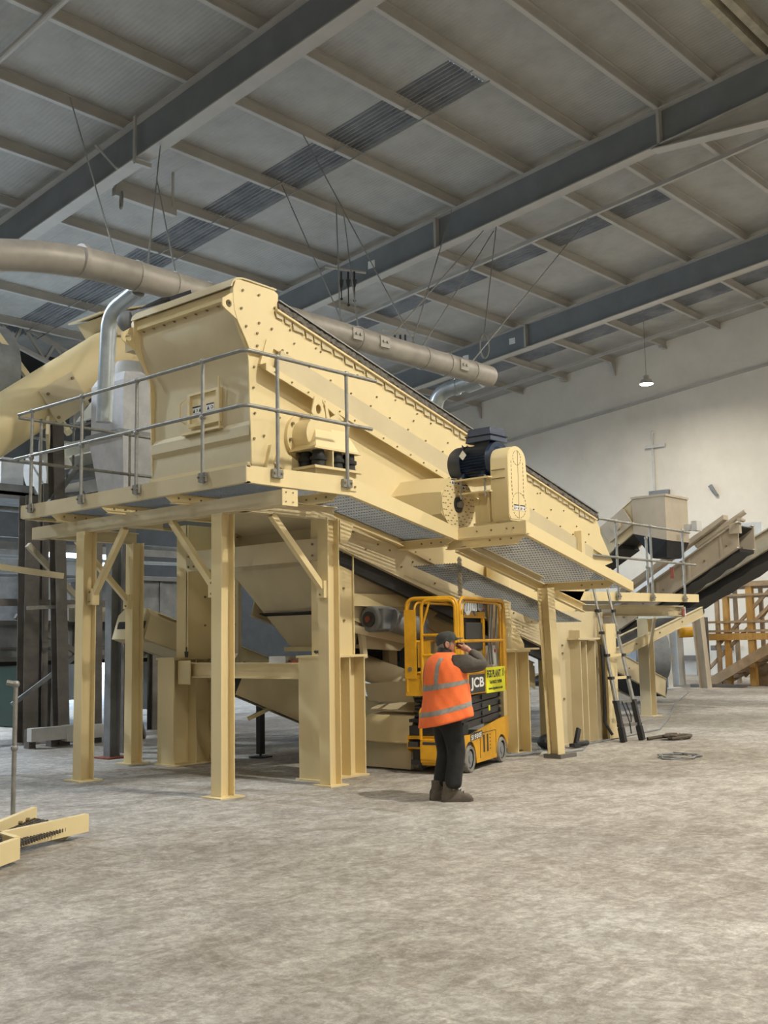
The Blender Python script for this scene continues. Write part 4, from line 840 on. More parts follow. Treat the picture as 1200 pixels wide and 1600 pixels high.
b = B(); b.bar((10.4, 10.6, .95), (11.05, 10.1, 1.45), .06, .14); tag(b.build('diagonal_strut', CREAM_D), 'cream diagonal brace leaning onto the gear motor post', 'strut')
gm.location.x -= .5; gm.location.y -= .6
b = B(); b.cyl((10.4, 9.72, 1.92), (10.4, 10.6, 1.92), .27, 24); label_part(b.build('tail_drum', BLACK, uc), 'black tail drum')
b = B(); b.box(10.2, 11.5, 10.0, 10.05, 1.35, 2.1); label_part(b.build('dark_backdrop', BLACK, uc), 'black backdrop for the dark interior')  # black sheet added to darken the interior behind the gear motor
ob = thing('outlet_box', 'low cream steel outlet box with folded sloping lid between plinth and lift', 'chute', (10.9, 9.5, 0))
b = B(); b.loft([[(10.55, y, 0.02), (10.62, y, .62), (11.6, y, .62), (11.6, y, .02)] for y in (9.02, 9.86)]); b.build('box_body', CREAM_D, ob)
b = B(); b.loft([[(10.50, y, .34), (10.46, y, .36), (10.60, y, .68), (11.3, y, .72), (11.3, y, .70), (10.62, y, .66)] for y in (8.98, 9.80)]); b.build('folded_lid', CREAM, ob)
b = B(); b.plate([(10.7, 9.05, .85), (10.7, 9.86, .85), (10.62, 9.86, 1.08), (10.62, 9.12, 1.12)], (1, 0, 0), .02); b.plate([(10.72, 9.1, .72), (10.72, 9.86, .72), (11.0, 9.86, .82), (11.0, 9.1, .82)], (0, 0, 1), .02); b.build('side_chute', CREAM_D, ob)
b = B(); b.tube([(10.8, 10.05, 1.3), (11.2, 9.2, .95)], .17, 18); tag(b.build('ribbed_sleeve', CREAM_D), 'round cream sleeve lying in the outlet box tray', 'pipe')
# hoist rope from the walkway to the lift
pts = [(11.35, 8.9, 2.86-.05*0)]; n = 40
b = B()
for ph in (0, pi): b.tube([(11.28+.018*cos(ph+k*.75), 8.72+.018*sin(ph+k*.75), 2.72-.5*k/n) for k in range(n+1)], .016, 6)
tag(b.build('rope', mat('pale_rope', (.55, .52, .42), .8)), 'pale twisted rope hanging from the walkway above the lift rails', 'rope')

# ================================================================== OUTLET END: walkway, ladder, floor things
w2 = thing('outlet_walkway', 'small cream walkway with tube rails at the low end of the machine', 'walkway', (17, 9.6, 2.0))
b = B(); b.chan((14.4, 9.3, 2.30), (19.5, 9.3, 2.34), .08, .15, .012, flip=-1); b.build('edge_beam', CREAM, w2)
b = B(); b.box(14.8, 19.4, 9.34, 11.5, 2.30, 2.33); b.build('deck_plate', CREAM_G, w2)
b = B(); b.ibeam((14.6, 9.9, 2.08), (19.9, 9.9, 2.12), .16, .20, .014, .012); b.m(1); b.box(19.9, 19.93, 9.8, 10.0, 2.0, 2.2); b.m(2); b.box(19.8, 19.9, 9.80, 9.815, 2.02, 2.17); b.build('main_beam', [CREAM_D, WHITE, RED], w2)
b = B(); b.ibeam((20.4, 10.95, .02), (20.4, 10.95, 2.0), .24, .24, .016, .012, up=(1, 0, 0)); b.box(20.2, 20.6, 10.75, 11.15, 0, .02); b.build('column', CREAM_D, w2)
b = B(); b.ibeam((19.7, 9.9, 2.08), (20.6, 11.2, 2.08), .14, .18); b.build('tie_beam', CREAM_D, w2)
for a, c in (((20.4, 10.9, 1.2), (19.6, 10.3, 2.0)), ((20.4, 11.0, 1.2), (21.2, 11.3, 2.0))): b = B(); b.bar(a, c, .05, .05); b.build('knee_brace', CREAM_D, w2)
ry = 9.26
rail('handrail', 'tube handrail on the small walkway at the outlet end', [(x, ry, 2.28, z) for x, z in ((16.38, 3.60), (17.6, 3.60), (18.85, 3.60))], [[(15.2, ry, 3.62), (19.15, ry, 3.58)], [(15.2, ry, 2.99), (19.35, ry, 2.97)]], bracket_n=(0, -1))
b = B(); b.cyl((19.2, 10.2, 2.35), (19.2, 10.2, 3.55), .025, 10); b.ball((19.2, 10.2, 3.55), .04, 8, 6); b.ball((19.2, 10.2, 2.98), .04, 8, 6); b.m(1); b.box(19.7, 19.72, 9.9, 9.98, 2.76, 2.98)
tag(b.build('rail_post', [GALV, RED]), 'single loose rail post behind the outlet handrail', 'post')
# telescopic ladder
ld = thing('telescopic_ladder', 'aluminium telescopic ladder with black feet leaning on the outlet walkway', 'ladder', (15.4, 8.62, 0))
fa, fb = V((15.20, 8.62, .03)), V((15.64, 8.54, .03)); ta, tb = V((15.50, 9.22, 2.42)), V((15.84, 9.16, 2.42))
for s0, s1 in ((fa, ta), (fb, tb)):
    b = B(); dv = (s1-s0)
    for k in range(5): b.cyl(s0+dv*(.24+.152*k), s0+dv*(.24+.152*(k+1)), .034-.003*k, 12)
    st = b.build('stile', GALV, ld)
    b = B(); b.bar(s0+dv*.06, s0+dv*.25, .062, .075, up=(0, 1, 0)); b.build('stile_sleeve', BLACKM, st)
    b = B(); b.bar(s0-dv*.008, s0+dv*.08, .082, .085, up=(0, 1, 0)); b.build('rubber_foot', BLACK, st)
for i, f_ in enumerate((.095, .245, .40, .55, .70, .85)):
    a, c = fa.lerp(ta, f_), fb.lerp(tb, f_); b = B(); b.bar(a, c, .045, .022, up=(0, 1, 0)); b.build('rung', CREAM if i in (2, 3, 4) else GALV, ld)
    b = B()
    for q in (a, c): b.box(q.x-.042, q.x+.042, q.y-.04, q.y+.04, q.z-.022, q.z+.022)
    b.build('rung_clamp', BLACKM, ld)
b = B(); b.tube([fa.lerp(ta, .62)+V((-.06, .03, 0)), fa.lerp(ta, .45)+V((-.10, .05, 0)), V((15.22, 8.95, .30)), V((15.27, 8.85, .1))], .024, 8); b.build('rear_strap', BLACK, ld)
b = B(); b.tube([V((15.38, 8.72, .62)), V((15.42, 8.62, .3)), V((15.42, 8.6, .12))], .01, 6); b.tube([V((15.5, 8.72, .6)), V((15.47, 8.62, .4)), V((15.43, 8.6, .3))], .01, 6); b.build('pull_cord', BLACK, ld)
# floor clutter
rnd = random.Random(5)
def squiggle(cx, cy, rx, ry_, n, z=.02, seed=1, turns=3):
    r_ = random.Random(seed); return [(cx+rx*cos(a)*(1+.3*r_.uniform(-1, 1)), cy+ry_*sin(a)*(1+.3*r_.uniform(-1, 1)), z+.02*r_.random()) for a in [2*pi*turns*k/n for k in range(n)]]
b = B(); b.tube(squiggle(16.15, 8.15, .26, .12, 64, .03, 2, 9), .02, 6); b.tube(squiggle(16.0, 8.2, .16, .10, 30, .06, 5, 4), .02, 6); b.tube([(15.65, 8.45, .03), (15.9, 8.32, .05), (16.0, 8.25, .05)], .03, 6)
tag(b.build('dark_rope_heap', mat('dirty_brown_rope', (.10, .08, .06), .9)), 'heap of dark brown rope on the floor right of the ladder', 'rope')
b = B(); b.tube(squiggle(13.75, 6.95, .3, .25, 30, .012, 3, 2), .012, 6); tag(b.build('wire_scrap', STEEL_G), 'thin tangle of wire on the open floor at the right', 'wire')
b = B(); b.tube([(13.0, 8.6, .012), (13.8, 8.5, .012), (14.6, 8.9, .012), (15.5, 9.0, .012), (17.5, 9.2, .012), (20, 10.3, .012), (24, 12.2, .012), (29, 14.3, .012)], .014, 6); tag(b.build('floor_cable', STEEL_G), 'long grey cable trailing over the floor to the back', 'cable')
b = B(); b.tube(squiggle(12.95, 9.0, .35, .22, 60, .02, 8, 4), .012, 6); tag(b.build('floor_cable', STEEL_G), 'tangled grey cables between the lift wheel and the single column', 'cable')
b = B(); b.ball((13.75, 9.05, .115), .19, 12, 8, (1.25, .7, .6)); b.tube([(13.6, 9.0, .15), (13.75, 8.95, .32), (13.9, 9.0, .15)], .02, 6); tag(b.build('tool_bag', BLACK), 'black tool bag on the floor beside the plinth', 'bag')
b = B(); b.box(14.0, 14.3, 8.75, 8.85, .02, .07); b.bar((14.1, 8.8, .05), (14.2, 8.8, .28), .04, .08); b.tube([(14.1, 8.8, .06), (14.35, 8.75, .06)], .04, 8); tag(b.build('angle_grinder', BLACKM), 'dark power grinder lying right of the single column', 'tool')
# ================================================================== YELLOW SCISSOR LIFT (built at the origin, then placed)
lf = thing('scissor_lift', 'yellow scissor lift with folded black scissor stack and guard rails behind the man', 'scissor lift', (0, 0, 0))
def lpart(b, nm, mt, par=lf, lab=None, **k):
    o = b.build(nm, mt, par, **k)
    if lab: o['label'] = lab
    return o
# chassis: side panels with wheel cut-outs
def side_profile():
    pts = [(-.90, .50), (-.90, .30), (-.86, .12)]
    pts = [(-.93, .47), (-.93, .30)]
    pts += [(-.62+.215*cos(radians(a)), .165+.215*sin(radians(a))) for a in range(160, 9, -15)]
    pts += [(-.38, .09), (.40, .09)]
    pts += [(.62+.205*cos(radians(a)), .165+.205*sin(radians(a))) for a in range(165, 9, -15)]
    pts += [(.90, .28), (.93, .34), (.93, .60), (.55, .58), (-.2, .50), (-.6, .46)]
    return pts
for s in (-1, 1):
    b = B(); b.plate([(x, s*.38-(.02 if s > 0 else 0), z) for x, z in side_profile()], (0, 1, 0), .02); sp = lpart(b, 'side_panel', YEL)
    if s < 0:
        b = B()
        for x in (-.12, .02): b.box(x, x+.05, -.384, -.379, .20, .42)
        b.box(-.25, .38, -.384, -.38, .445, .452); b.box(.375, .382, -.384, -.38, .14, .445); b.box(-.25, -.243, -.384, -.38, .14, .445)
        for k in range(5): b.box(.14, .16, -.384, -.38, .22+k*.045, .235+k*.045)
        lpart(b, 'louvres', BLACKM, sp)
        b = B(); b.box(-.58, -.16, -.384, -.3795, .475-.01, .478+.0); b.plate([(-.60, -.3805, .375), (-.16, -.3805, .40), (-.16, -.3805, .485), (-.60, -.3805, .455)], (0, -1, 0), .003); dp = lpart(b, 'model_plate', BLACKM, sp)
        text_mesh('S1930E', .1, WHITE, dp, (-.575, -.3845, .385), (1, 0, .05), (0, 0, 1), 'model_lettering', .0008, .002, fit=(.39, .062))
b = B(); b.box(-.86, .90, -.36, .36, .10, .16); b.box(-.80, .88, -.36, .36, .16, .40); lpart(b, 'chassis_body', BLACKM)
b = B(); b.box(-.99, -.86, -.17, .17, .14, .40); b.box(-.99, -.86, -.17, .17, .40, .43); b.hexa([(-1.0, -.17, .18), (-.93, -.17, .10), (-.93, .17, .10), (-1.0, .17, .18), (-1.0, -.17, .40), (-.9, -.17, .40), (-.9, .17, .40), (-1.0, .17, .40)]); lpart(b, 'front_box', YEL, bevel=.01)
b = B(); b.box(-1.003, -.99, -.13, .13, .36, .395); b.box(-.995, -.93, .2, .34, .33, .39); b.box(-.995, -.93, -.34, -.2, .33, .39); lpart(b, 'front_slots', BLACKM)
b = B(); b.box(-.93, -.84, -.37, .37, .30, .34); b.box(-.93, -.84, -.37, .37, .42, .46); lpart(b, 'front_crossbar', YEL)
b = B(); b.tube(bend([(-.98, .16, .42), (-.98, .16, .78), (-.80, .16, .80)], .05), .022, 8); b.tube(bend([(-.98, -.14, .42), (-.98, -.14, .62), (-.98, .16, .62)], .05), .018, 8); lpart(b, 'entry_step_ladder', YEL)
b = B(); b.box(-.90, -.62, -.36, .36, .47, .58); b.box(-.88, -.66, -.37, .37, .62, .66); lpart(b, 'rubber_cover', BLACK)
for x in (-.62, .62):
    for s in (-1, 1):
        b = B(); n = 40; prof_ = []
        rings = []
        for y, r in ((.27, .13), (.27, .155), (.285, .165), (.355, .165), (.372, .155), (.372, .125), (.36, .12)):
            rings.append([(x+r*cos(2*pi*k/n), s*(y+.02), .165+r*sin(2*pi*k/n)) for k in range(n)])
        b.loft(rings, cap=False)
        for k in range(20): a = 2*pi*k/20; b.bar((x+.166*cos(a), s*.30, .165+.166*sin(a)), (x+.166*cos(a+.12), s*.375, .165+.166*sin(a+.12)), .010, .004, up=(cos(a), 0, sin(a)))
        w_ = lpart(b, 'wheel', TYRE, lab='grey non-marking wheel')
        b = B(); b.cyl((x, s*.29, .165), (x, s*.375, .165), .122, 28, .10); b.cyl((x, s*.375, .165), (x, s*.385, .165), .05, 16); lpart(b, 'wheel_hub', STEEL_G, w_)
# folded scissor stack
for lv in range(4):
    z = .56+lv*.10
    for s in (-1, 1):
        b = B(); b.bar((-.72, s*.30, z+.0), (.72, s*.30, z+.055), .045, .085); lpart(b, 'scissor_arm', BLACKM); b = B(); b.bar((-.72, s*.245, z+.055), (.72, s*.245, z), .045, .085); lpart(b, 'scissor_arm', BLACKM)
    for x in (-.72, 0, .72): b = B(); b.cyl((x, -.345, z+.03), (x, .345, z+.03), .032, 12); lpart(b, 'pivot_pin', BLACKM)
b = B(); b.box(.28, .34, -.325, -.322, .70, .77); lpart(b, 'warning_label', YELB)
b = B(); b.cyl((-.3, 0, .55), (.5, 0, .80), .05, 14); lpart(b, 'lift_cylinder', BLACKM)
# platform tray
b = B(); b.box(-.93, .93, -.38, .38, .95, .99); b.box(-.93, .93, -.385, -.37, .95, 1.20); b.box(-.93, .93, .37, .385, .95, 1.20); b.box(.915, .93, -.38, .38, .95, 1.15); lpart(b, 'platform_tray', YEL)
b = B(); b.box(-.935, -.915, -.38, .38, .95, 1.16); b.m(1); b.cyl((-.936, .28, 1.25), (-.95, .28, 1.25), .0, 6); b.build('entry_kickplate', [YEL, BLACK], lf)
b = B(); b.box(-.945, -.925, .22, .385, 1.16, 2.02); b.m(1); b.cyl((-.945, .31, 1.28), (-.953, .31, 1.28), .028, 14); b.m(0); b.box(-.935, -.925, .02, .20, 1.30, 1.62); lpart(b, 'gate_panel', [YEL, STEEL_D])
def arch(pts, r, nm, rad=.12, par=lf): b = B(); b.tube(bend(pts, rad, 6), r, 10); return lpart(b, nm, YEL, par, smooth=50)
# end gate rails
arch([(-.92, .36, 1.0), (-.92, .36, 2.16), (-.92, .10, 2.16), (-.92, -.36, 2.16), (-.92, -.36, 1.0)], .024, 'guard_rail')
arch([(-.93, .14, 1.0), (-.93, .14, 2.14), (-.93, -.34, 2.14), (-.93, -.34, 1.2)], .024, 'gate_rail')
b = B(); b.tube([(-.93, .14, 1.78), (-.93, .02, 2.12)], .016, 8); b.tube([(-.93, .14, 1.7), (-.93, -.34, 1.7)], .018, 8); b.tube([(-.93, .13, 1.45), (-.93, -.1, 1.45)], .02, 8); lpart(b, 'gate_bar', YEL)
# side rails, roll-out section included
for s in (-1, 1):
    arch([(-.86, s*.37, 1.0), (-.86, s*.37, 2.16), (.90, s*.37, 2.16), (.90, s*.37, 1.0)], .024, 'side_rail', .16)
    arch([(-.70, s*.345, 1.0), (-.70, s*.345, 2.12), (.78, s*.345, 2.12), (.78, s*.345, 1.0)], .016, 'inner_rail', .16)
    b = B(); b.tube([(-.88, s*.37, 1.62), (.90, s*.37, 1.62)], .02, 8); b.tube([(-.88, s*.37, 1.22), (.9, s*.37, 1.22)], .018, 8); lpart(b, 'mid_rail', YEL)
b = B(); b.box(-.88, -.78, -.385, -.36, 1.2, 1.95); lpart(b, 'rail_plate', YEL); b = B(); b.box(.80, .88, -.385, -.36, 1.0, 2.05); lpart(b, 'rail_plate', YEL)
b = B(); b.tube([(.90, -.36, 2.14), (.90, .36, 2.14)], .022, 8); b.tube([(.90, -.36, 1.62), (.90, .36, 1.62)], .02, 8); lpart(b, 'end_rail', YEL)
# inner yellow frame with black screen, hanging cables and control box
b = B(); b.box(-.40, .50, -.22, -.19, 1.92, 2.0); b.box(-.40, -.32, -.22, -.19, 1.0, 1.92); b.box(.42, .50, -.22, -.19, 1.0, 1.92); lpart(b, 'inner_frame', YEL)
b = B(); b.box(-.30, .36, -.24, -.21, 1.50, 1.86); lpart(b, 'black_panel', BLACKM, bevel=.03, lab='black rounded panel')
b = B(); b.box(-.30, .36, -.23, -.21, 1.22, 1.48); lpart(b, 'document_box', CREAM_G, lab='dull tan box')
b = B(); b.box(.56, .76, -.30, -.18, 1.25, 1.55); b.m(1); b.cyl((.66, -.30, 1.48), (.66, -.32, 1.48), .025, 10); lpart(b, 'control_box', [WHITE_D, RED])
b = B(); b.box(.05, .32, -.32, -.18, 2.0, 2.12); b.m(1); b.box(.10, .2, -.335, -.32, 2.03, 2.08); lpart(b, 'upper_control', [BLACKM, RED])
b = B(); rnd = random.Random(9)
for k in range(9):
    x = -.7+k*.09+rnd.uniform(-.03, .03); b.tube([(x, -.34, 2.15), (x+.03, -.33, 2.05+rnd.uniform(-.08, .03)), (x+.07, -.34, 1.98+rnd.uniform(-.05, .1)), (x+.1, -.34, 2.15)], .014, 6)
for x in (.45, .55, .72): b.tube([(x, -.33, 2.14), (x+.04, -.3, 1.9), (x-.02, -.3, 1.6), (x+.02, -.3, 1.3)], .014, 6)
lpart(b, 'hanging_cables', STEEL_G)
b = B(); rnd = random.Random(2)
b.loft([[(-.75+.6*k/6, -.345, 2.13-.0*k), (-.75+.6*k/6, -.35, 1.98+rnd.uniform(-.04, .05)), (-.75+.6*k/6, -.34, 2.0), (-.75+.6*k/6, -.335, 2.13)] for k in range(7)]); lpart(b, 'plastic_bag', PLASTIC, lab='crumpled clear plastic over the rail')
# decals: black JCB plate and yellow hire sign, on the tray side towards the camera
b = B(); b.box(-.60, -.02, -.393, -.386, .965, 1.195); dj = lpart(b, 'logo_plate', BLACKM)
text_mesh('JCB', .2, WHITE, dj, (-.57, -.395, .995), (1, 0, 0), (0, 0, 1), 'logo_lettering', .001, .006, fit=(.50, .165))
b = B(); b.box(.02, .80, -.397, -.388, .94, 1.27); ds = lpart(b, 'hire_sign', YELB, lab='bright yellow plant hire sign')
text_mesh('FGS PLANT', .1, BLACKM, ds, (.05, -.399, 1.135), (1, 0, 0), (0, 0, 1), 'sign_lettering', .001, .003, fit=(.56, .10))
text_mesh('Tel: 01622 713930', .05, BLACKM, ds, (.14, -.399, 1.055), (1, 0, 0), (0, 0, 1), 'sign_lettering', .001, .001, fit=(.50, .045))
text_mesh('www.fgsplant.co.uk', .05, BLACKM, ds, (.10, -.399, .97), (1, 0, 0), (0, 0, 1), 'sign_lettering', .001, .001, fit=(.58, .045))
b = B()
for k in range(2): x = .66+k*.06; b.plate([(x, -.399, 1.14), (x+.02, -.399, 1.14), (x+.06, -.399, 1.19), (x+.02, -.399, 1.245), (x, -.399, 1.245), (x+.04, -.399, 1.19)], (0, -1, 0), .001)
lpart(b, 'sign_chevrons', BLACKM, ds)
b = B(); b.box(-.955, -.945, -.12, 0.02, 1.17, 1.29); lpart(b, 'capacity_label', WHITE)
lf.location = (11.33, 8.82, 0); lf.rotation_euler = (0, 0, radians(16.5)); lf.scale = (.96, .95, 1); OFF[lf.name] = V((0, 0, 0))

# ================================================================== THE MAN IN THE ORANGE VEST (faces local +x)
def skin(name, verts, edges, root, mt, parent, sub=2, extra=None):
    """verts: (x, y, z, rx, ry); grown with a Skin modifier and subdivided"""
    me = bpy.data.meshes.new(name); me.from_pydata([v[:3] for v in verts], edges, []); o = bpy.data.objects.new(name, me); COL.objects.link(o)
    sk = o.modifiers.new('skin', 'SKIN'); sk.use_smooth_shade = True; sk.branch_smoothing = .3
    for i, v in enumerate(verts):
        d = me.skin_vertices[0].data[i]; d.radius = (v[3], v[4] if len(v) > 4 else v[3]); d.use_root = (i == root)
    ss = o.modifiers.new('sub', 'SUBSURF'); ss.levels = sub; ss.render_levels = sub
    bpy.context.view_layer.update(); dg = bpy.context.evaluated_depsgraph_get()
    nm = bpy.data.meshes.new_from_object(o.evaluated_get(dg)); bpy.data.objects.remove(o); bpy.data.meshes.remove(me)
    if extra is not None:
        bm = bmesh.new(); bm.from_mesh(nm); tmp = bpy.data.meshes.new('x'); bmesh.ops.recalc_face_normals(extra.bm, faces=extra.bm.faces); extra.bm.to_mesh(tmp); bm.from_mesh(tmp); bm.to_mesh(nm); bm.free(); bpy.data.meshes.remove(tmp)
    nm.materials.clear(); nm.materials.append(mt); nm.polygons.foreach_set('use_smooth', [True]*len(nm.polygons)); nm.polygons.foreach_set('material_index', [0]*len(nm.polygons))
    o = bpy.data.objects.new(name, nm); COL.objects.link(o)
    if parent: o.parent = parent
    return o
man = thing('person', 'man in orange hi-vis vest and dark cap, hand raised to his face', 'person', (0, 0, 0))
HA = radians(-30)     # head turned to his right
HC = V((.035, 0, 1.60))
def hd(x, y, z):      # head space -> body space, tipped back a little
    t = radians(-8); x2, z2 = x*cos(t)-z*sin(t)*1, x*sin(t)*1+z*cos(t)
    x2 = x*cos(t)+z*sin(t); z2 = -x*sin(t)+z*cos(t)
    x2 *= 1.07; y *= 1.07; z2 *= 1.07; return (HC.x+x2*cos(HA)-y*sin(HA), HC.y+x2*sin(HA)+y*cos(HA), HC.z+z2)
WR = V((.185, -.17, 1.535)); EL = V((.275, -.305, 1.375)); SH = V((.0, -.19, 1.405))
ext = B()
# nose, ears, chin, brow added to the head surface
ext.loft([[hd(.092, -.008, .02), hd(.092, .008, .02), hd(.085, .0, .03)], [hd(.115, -.016, -.025), hd(.115, .016, -.025), hd(.108, 0, -.01)], [hd(.095, -.018, -.035), hd(.095, .018, -.035), hd(.09, 0, -.02)]])
for s in (-1, 1):
    n = 12; ext.loft([[hd(-.008+.022*cos(2*pi*k/n)*q, s*(.072+d), -.008+.036*sin(2*pi*k/n)*q) for k in range(n)] for q, d in ((.6, 0), (1, .012), (.9, .020), (.45, .014))])
# right hand: palm and five fingers closed round the dark device at the mouth
pal = WR.lerp(V((.145, -.085, 1.585)), .55); dev = V((.150, -.055, 1.578))
ext.tube([WR, WR.lerp(dev, .35), WR.lerp(dev, .65)], [.027, .036, .034], 12)
for k in range(4):
    o_ = V((0, 0, .026-.018*k)); base = WR.lerp(dev, .6)+o_+V((.012, .004, .004)); tip = dev+o_+V((-.006, .028, .0)); mid = base.lerp(tip, .5)+V((.028, -.002, .006)); ext.tube([base, mid, tip, tip+V((-.018, -.004, 0))], [.0105, .0105, .009, .007], 8)
ext.tube([WR.lerp(dev, .3)+V((-.015, 0, .01)), WR.lerp(dev, .65)+V((-.03, -.004, .015)), dev+V((-.03, .0, .012))], [.013, .012, .009], 8)
bv = [(0, 0, .95, .11, .13), (0, 0, 1.12, .10, .12), (0, 0, 1.28, .11, .13), (-.005, 0, 1.40, .08, .10), (.0, 0, 1.47, .052, .054), (*hd(-.005, 0, -.085), .052, .052), (*hd(.012, 0, -.05), .068, .066), (*hd(.008, 0, .005), .084, .074), (*hd(-.005, 0, .06), .080, .070), (*hd(-.008, 0, .095), .045, .042),
      (*hd(.055, 0, -.07), .034, .034),
      (0, .19, 1.395, .04), (.20, .25, 1.20, .034), (.26, .10, 1.34, .026), (.27, .04, 1.38, .03),
      (SH.x, SH.y, SH.z-.01, .04), (*EL, .034), (*WR, .027), (*WR.lerp(dev, .4), .03),
      (0, .085, .90, .065), (.03, .09, .50, .045), (-.02, .08, .11, .035), (.06, .07, .06, .025),
      (0, -.085, .90, .065), (.045, -.09, .50, .045), (-.005, -.09, .11, .035), (.07, -.11, .06, .025)]
be = [(0, 1), (1, 2), (2, 3), (3, 4), (4, 5), (5, 6), (6, 7), (7, 8), (8, 9), (6, 10), (3, 11), (11, 12), (12, 13), (13, 14), (3, 15), (15, 16), (16, 17), (17, 18), (0, 19), (19, 20), (20, 21), (21, 22), (0, 23), (23, 24), (24, 25), (25, 26)]
body = skin('body', bv, be, 0, SKIN, man, 2, ext)
# left hand fingers (lightly curled, in front of the chest) belong to the body too but stay hidden behind the torso
tv = [(-.005, 0, .97, .165, .19), (-.01, 0, .87, .165, .185), (0, .09, .80, .13), (.02, .095, .62, .108), (.04, .097, .48, .094), (.0, .10, .30, .088), (-.02, .10, .20, .092), (-.02, .095, .12, .085),
      (0, -.09, .80, .132), (.03, -.095, .62, .112), (.055, -.099, .48, .098), (.015, -.10, .30, .092), (.0, -.10, .20, .096), (-.005, -.098, .12, .088)]
te = [(0, 1), (1, 2), (2, 3), (3, 4), (4, 5), (5, 6), (6, 7), (1, 8), (8, 9), (9, 10), (10, 11), (11, 12), (12, 13)]
skin('trousers', tv, te, 0, TROUS, man, 2)
jv = [(-.005, 0, .90, .17, .20), (0, 0, 1.05, .17, .20), (-.005, 0, 1.22, .165, .195), (-.01, 0, 1.36, .14, .17), (-.002, 0, 1.46, .072, .075), (.0, 0, 1.49, .062, .064),
      (0, .19, 1.39, .10), (.10, .225, 1.29, .085), (.20, .25, 1.20, .060), (.235, .17, 1.27, .048), (.26, .11, 1.335, .042),
      (SH.x+.01, SH.y, SH.z-.015, .105), (.14, -.25, 1.385, .098), (EL.x-.0, EL.y, EL.z-.01, .088), (.25, -.255, 1.445, .072), (.212, -.21, 1.495, .049), (WR.x+.008, WR.y-.01, WR.z-.012, .043)]
je = [(0, 1), (1, 2), (2, 3), (3, 4), (4, 5), (3, 6), (6, 7), (7, 8), (8, 9), (9, 10), (3, 11), (11, 12), (12, 13), (13, 14), (14, 15), (15, 16)]
skin('jacket', jv, je, 0, JACKET, man, 2)
# vest: one shell following the torso, open flared hem, with armholes left by the narrow shoulders
ZS = [(.800, .265, .325, .0), (.83, .262, .322, .0), (.90, .252, .305, 0), (1.0, .238, .285, 0), (1.1, .226, .270, 0), (1.2, .216, .262, -.004), (1.29, .205, .260, -.008), (1.36, .188, .256, -.01), (1.41, .168, .240, -.01), (1.445, .146, .208, -.01), (1.475, .120, .158, -.008), (1.495, .096, .115, -.004), (1.508, .084, .088, 0)]
def vest_pt(z, th, off=0):
    for i in range(len(ZS)-1):
        if ZS[i][0] <= z <= ZS[i+1][0]:
            f_ = (z-ZS[i][0])/(ZS[i+1][0]-ZS[i][0]); rx, ry, cx = [ZS[i][k]*(1-f_)+ZS[i+1][k]*f_ for k in (1, 2, 3)]; break
    w = 1+.03*sin(5*th+z*9)*max(0, 1.35-z)/.5 + .016*sin(9*th-z*17)+.010*sin(14*th+z*31)
    X_, Y_ = cx+(rx*w+off)*cos(th), (ry*w+off)*sin(th); tl = max(0, min(1, (1.38-z)/.3))
    return (X_, Y_, z+.24*(.88*X_-.475*Y_)*tl)
b = B(); N_ = 64
b.loft([[vest_pt(z, 2*pi*k/N_) for k in range(N_)] for z in [.80+.708*i/36 for i in range(37)]], cap=False)
vst = b.build('hi_vis_vest', VEST, man, smooth=80)
vm = vst.modifiers.new('thickness', 'SOLIDIFY'); vm.thickness = .006; vm.offset = 1
def band(z0, z1, th0=0, th1=2*pi, n=64, off=.008):
    b = B(); b.loft([[vest_pt(z, th0+(th1-th0)*k/n, off) for k in range(n+1)] for z in (z0, (z0+z1)/2, z1)], cap=False, closed=False); return b.build('reflective_band', REFL, vst, smooth=80)
band(.905, .955); band(1.155, 1.205)
for s in (-1, 1):   # straps over the shoulders, back and front
    for side in (0, 1):
        b = B(); rings = []
        for i in range(15):
            z = 1.205+(1.485-1.205)*i/14; row = []
            for e in (0, 1, 2):
                for j in range(len(ZS)-1):
                    if ZS[j][0] <= z <= ZS[j+1][0]: f_ = (z-ZS[j][0])/(ZS[j+1][0]-ZS[j][0]); ry = ZS[j][2]*(1-f_)+ZS[j+1][2]*f_
                y = min(.105+.045*e/2, ry*.97); th = math.asin(y/ry); th = pi-th if side == 0 else th
                row.append(vest_pt(z, th*s, .009))
            rings.append(row)
        b.loft(rings, cap=False, closed=False); b.build('reflective_band', REFL, vst, smooth=80)
b = B(); b.loft([[(.0+.083*cos(2*pi*k/24)*q, .086*sin(2*pi*k/24)*q, z-.015*cos(2*pi*k/24)) for k in range(24)] for z, q in ((1.49, 1.0), (1.52, .92), (1.545, .86), (1.545, .78), (1.49, .8))], cap=False)
b.build('dark_collar', BLACK, man, smooth=60)
# cap, hair
b = B(); n = 28
cap_r = [(.035, .100, .084), (.055, .103, .086), (.085, .098, .084), (.112, .080, .070), (.128, .045, .040), (.131, .01, .01)]
def cz0(th): return -.035*max(0, -cos(th))
b.loft([[hd(-.008+rx*cos(2*pi*k/n), ry*sin(2*pi*k/n), z-.01+(cz0(2*pi*k/n) if i == 0 else 0)) for k in range(n)] for i, (z, rx, ry) in enumerate(cap_r)])
b.loft([[hd(-.008+rx*cos(2*pi*k/n), ry*sin(2*pi*k/n), z) for k in range(n)] for z, rx, ry in ((.02, .105, .089), (.05, .106, .090), (.05, .098, .083), (.02, .098, .083))], cap=False)
b.loft([[hd(.085+.075*q*cos(a)*1.0, .07*sin(a), .028+.006*cos(a)+dz) for a in [radians(-90+180*k/12) for k in range(13)]] for q, dz in ((.15, .012), (1, 0), (1, -.006), (.15, .004))], cap=False, closed=False)
cp = b.build('cap', CAPM, man, smooth=50)
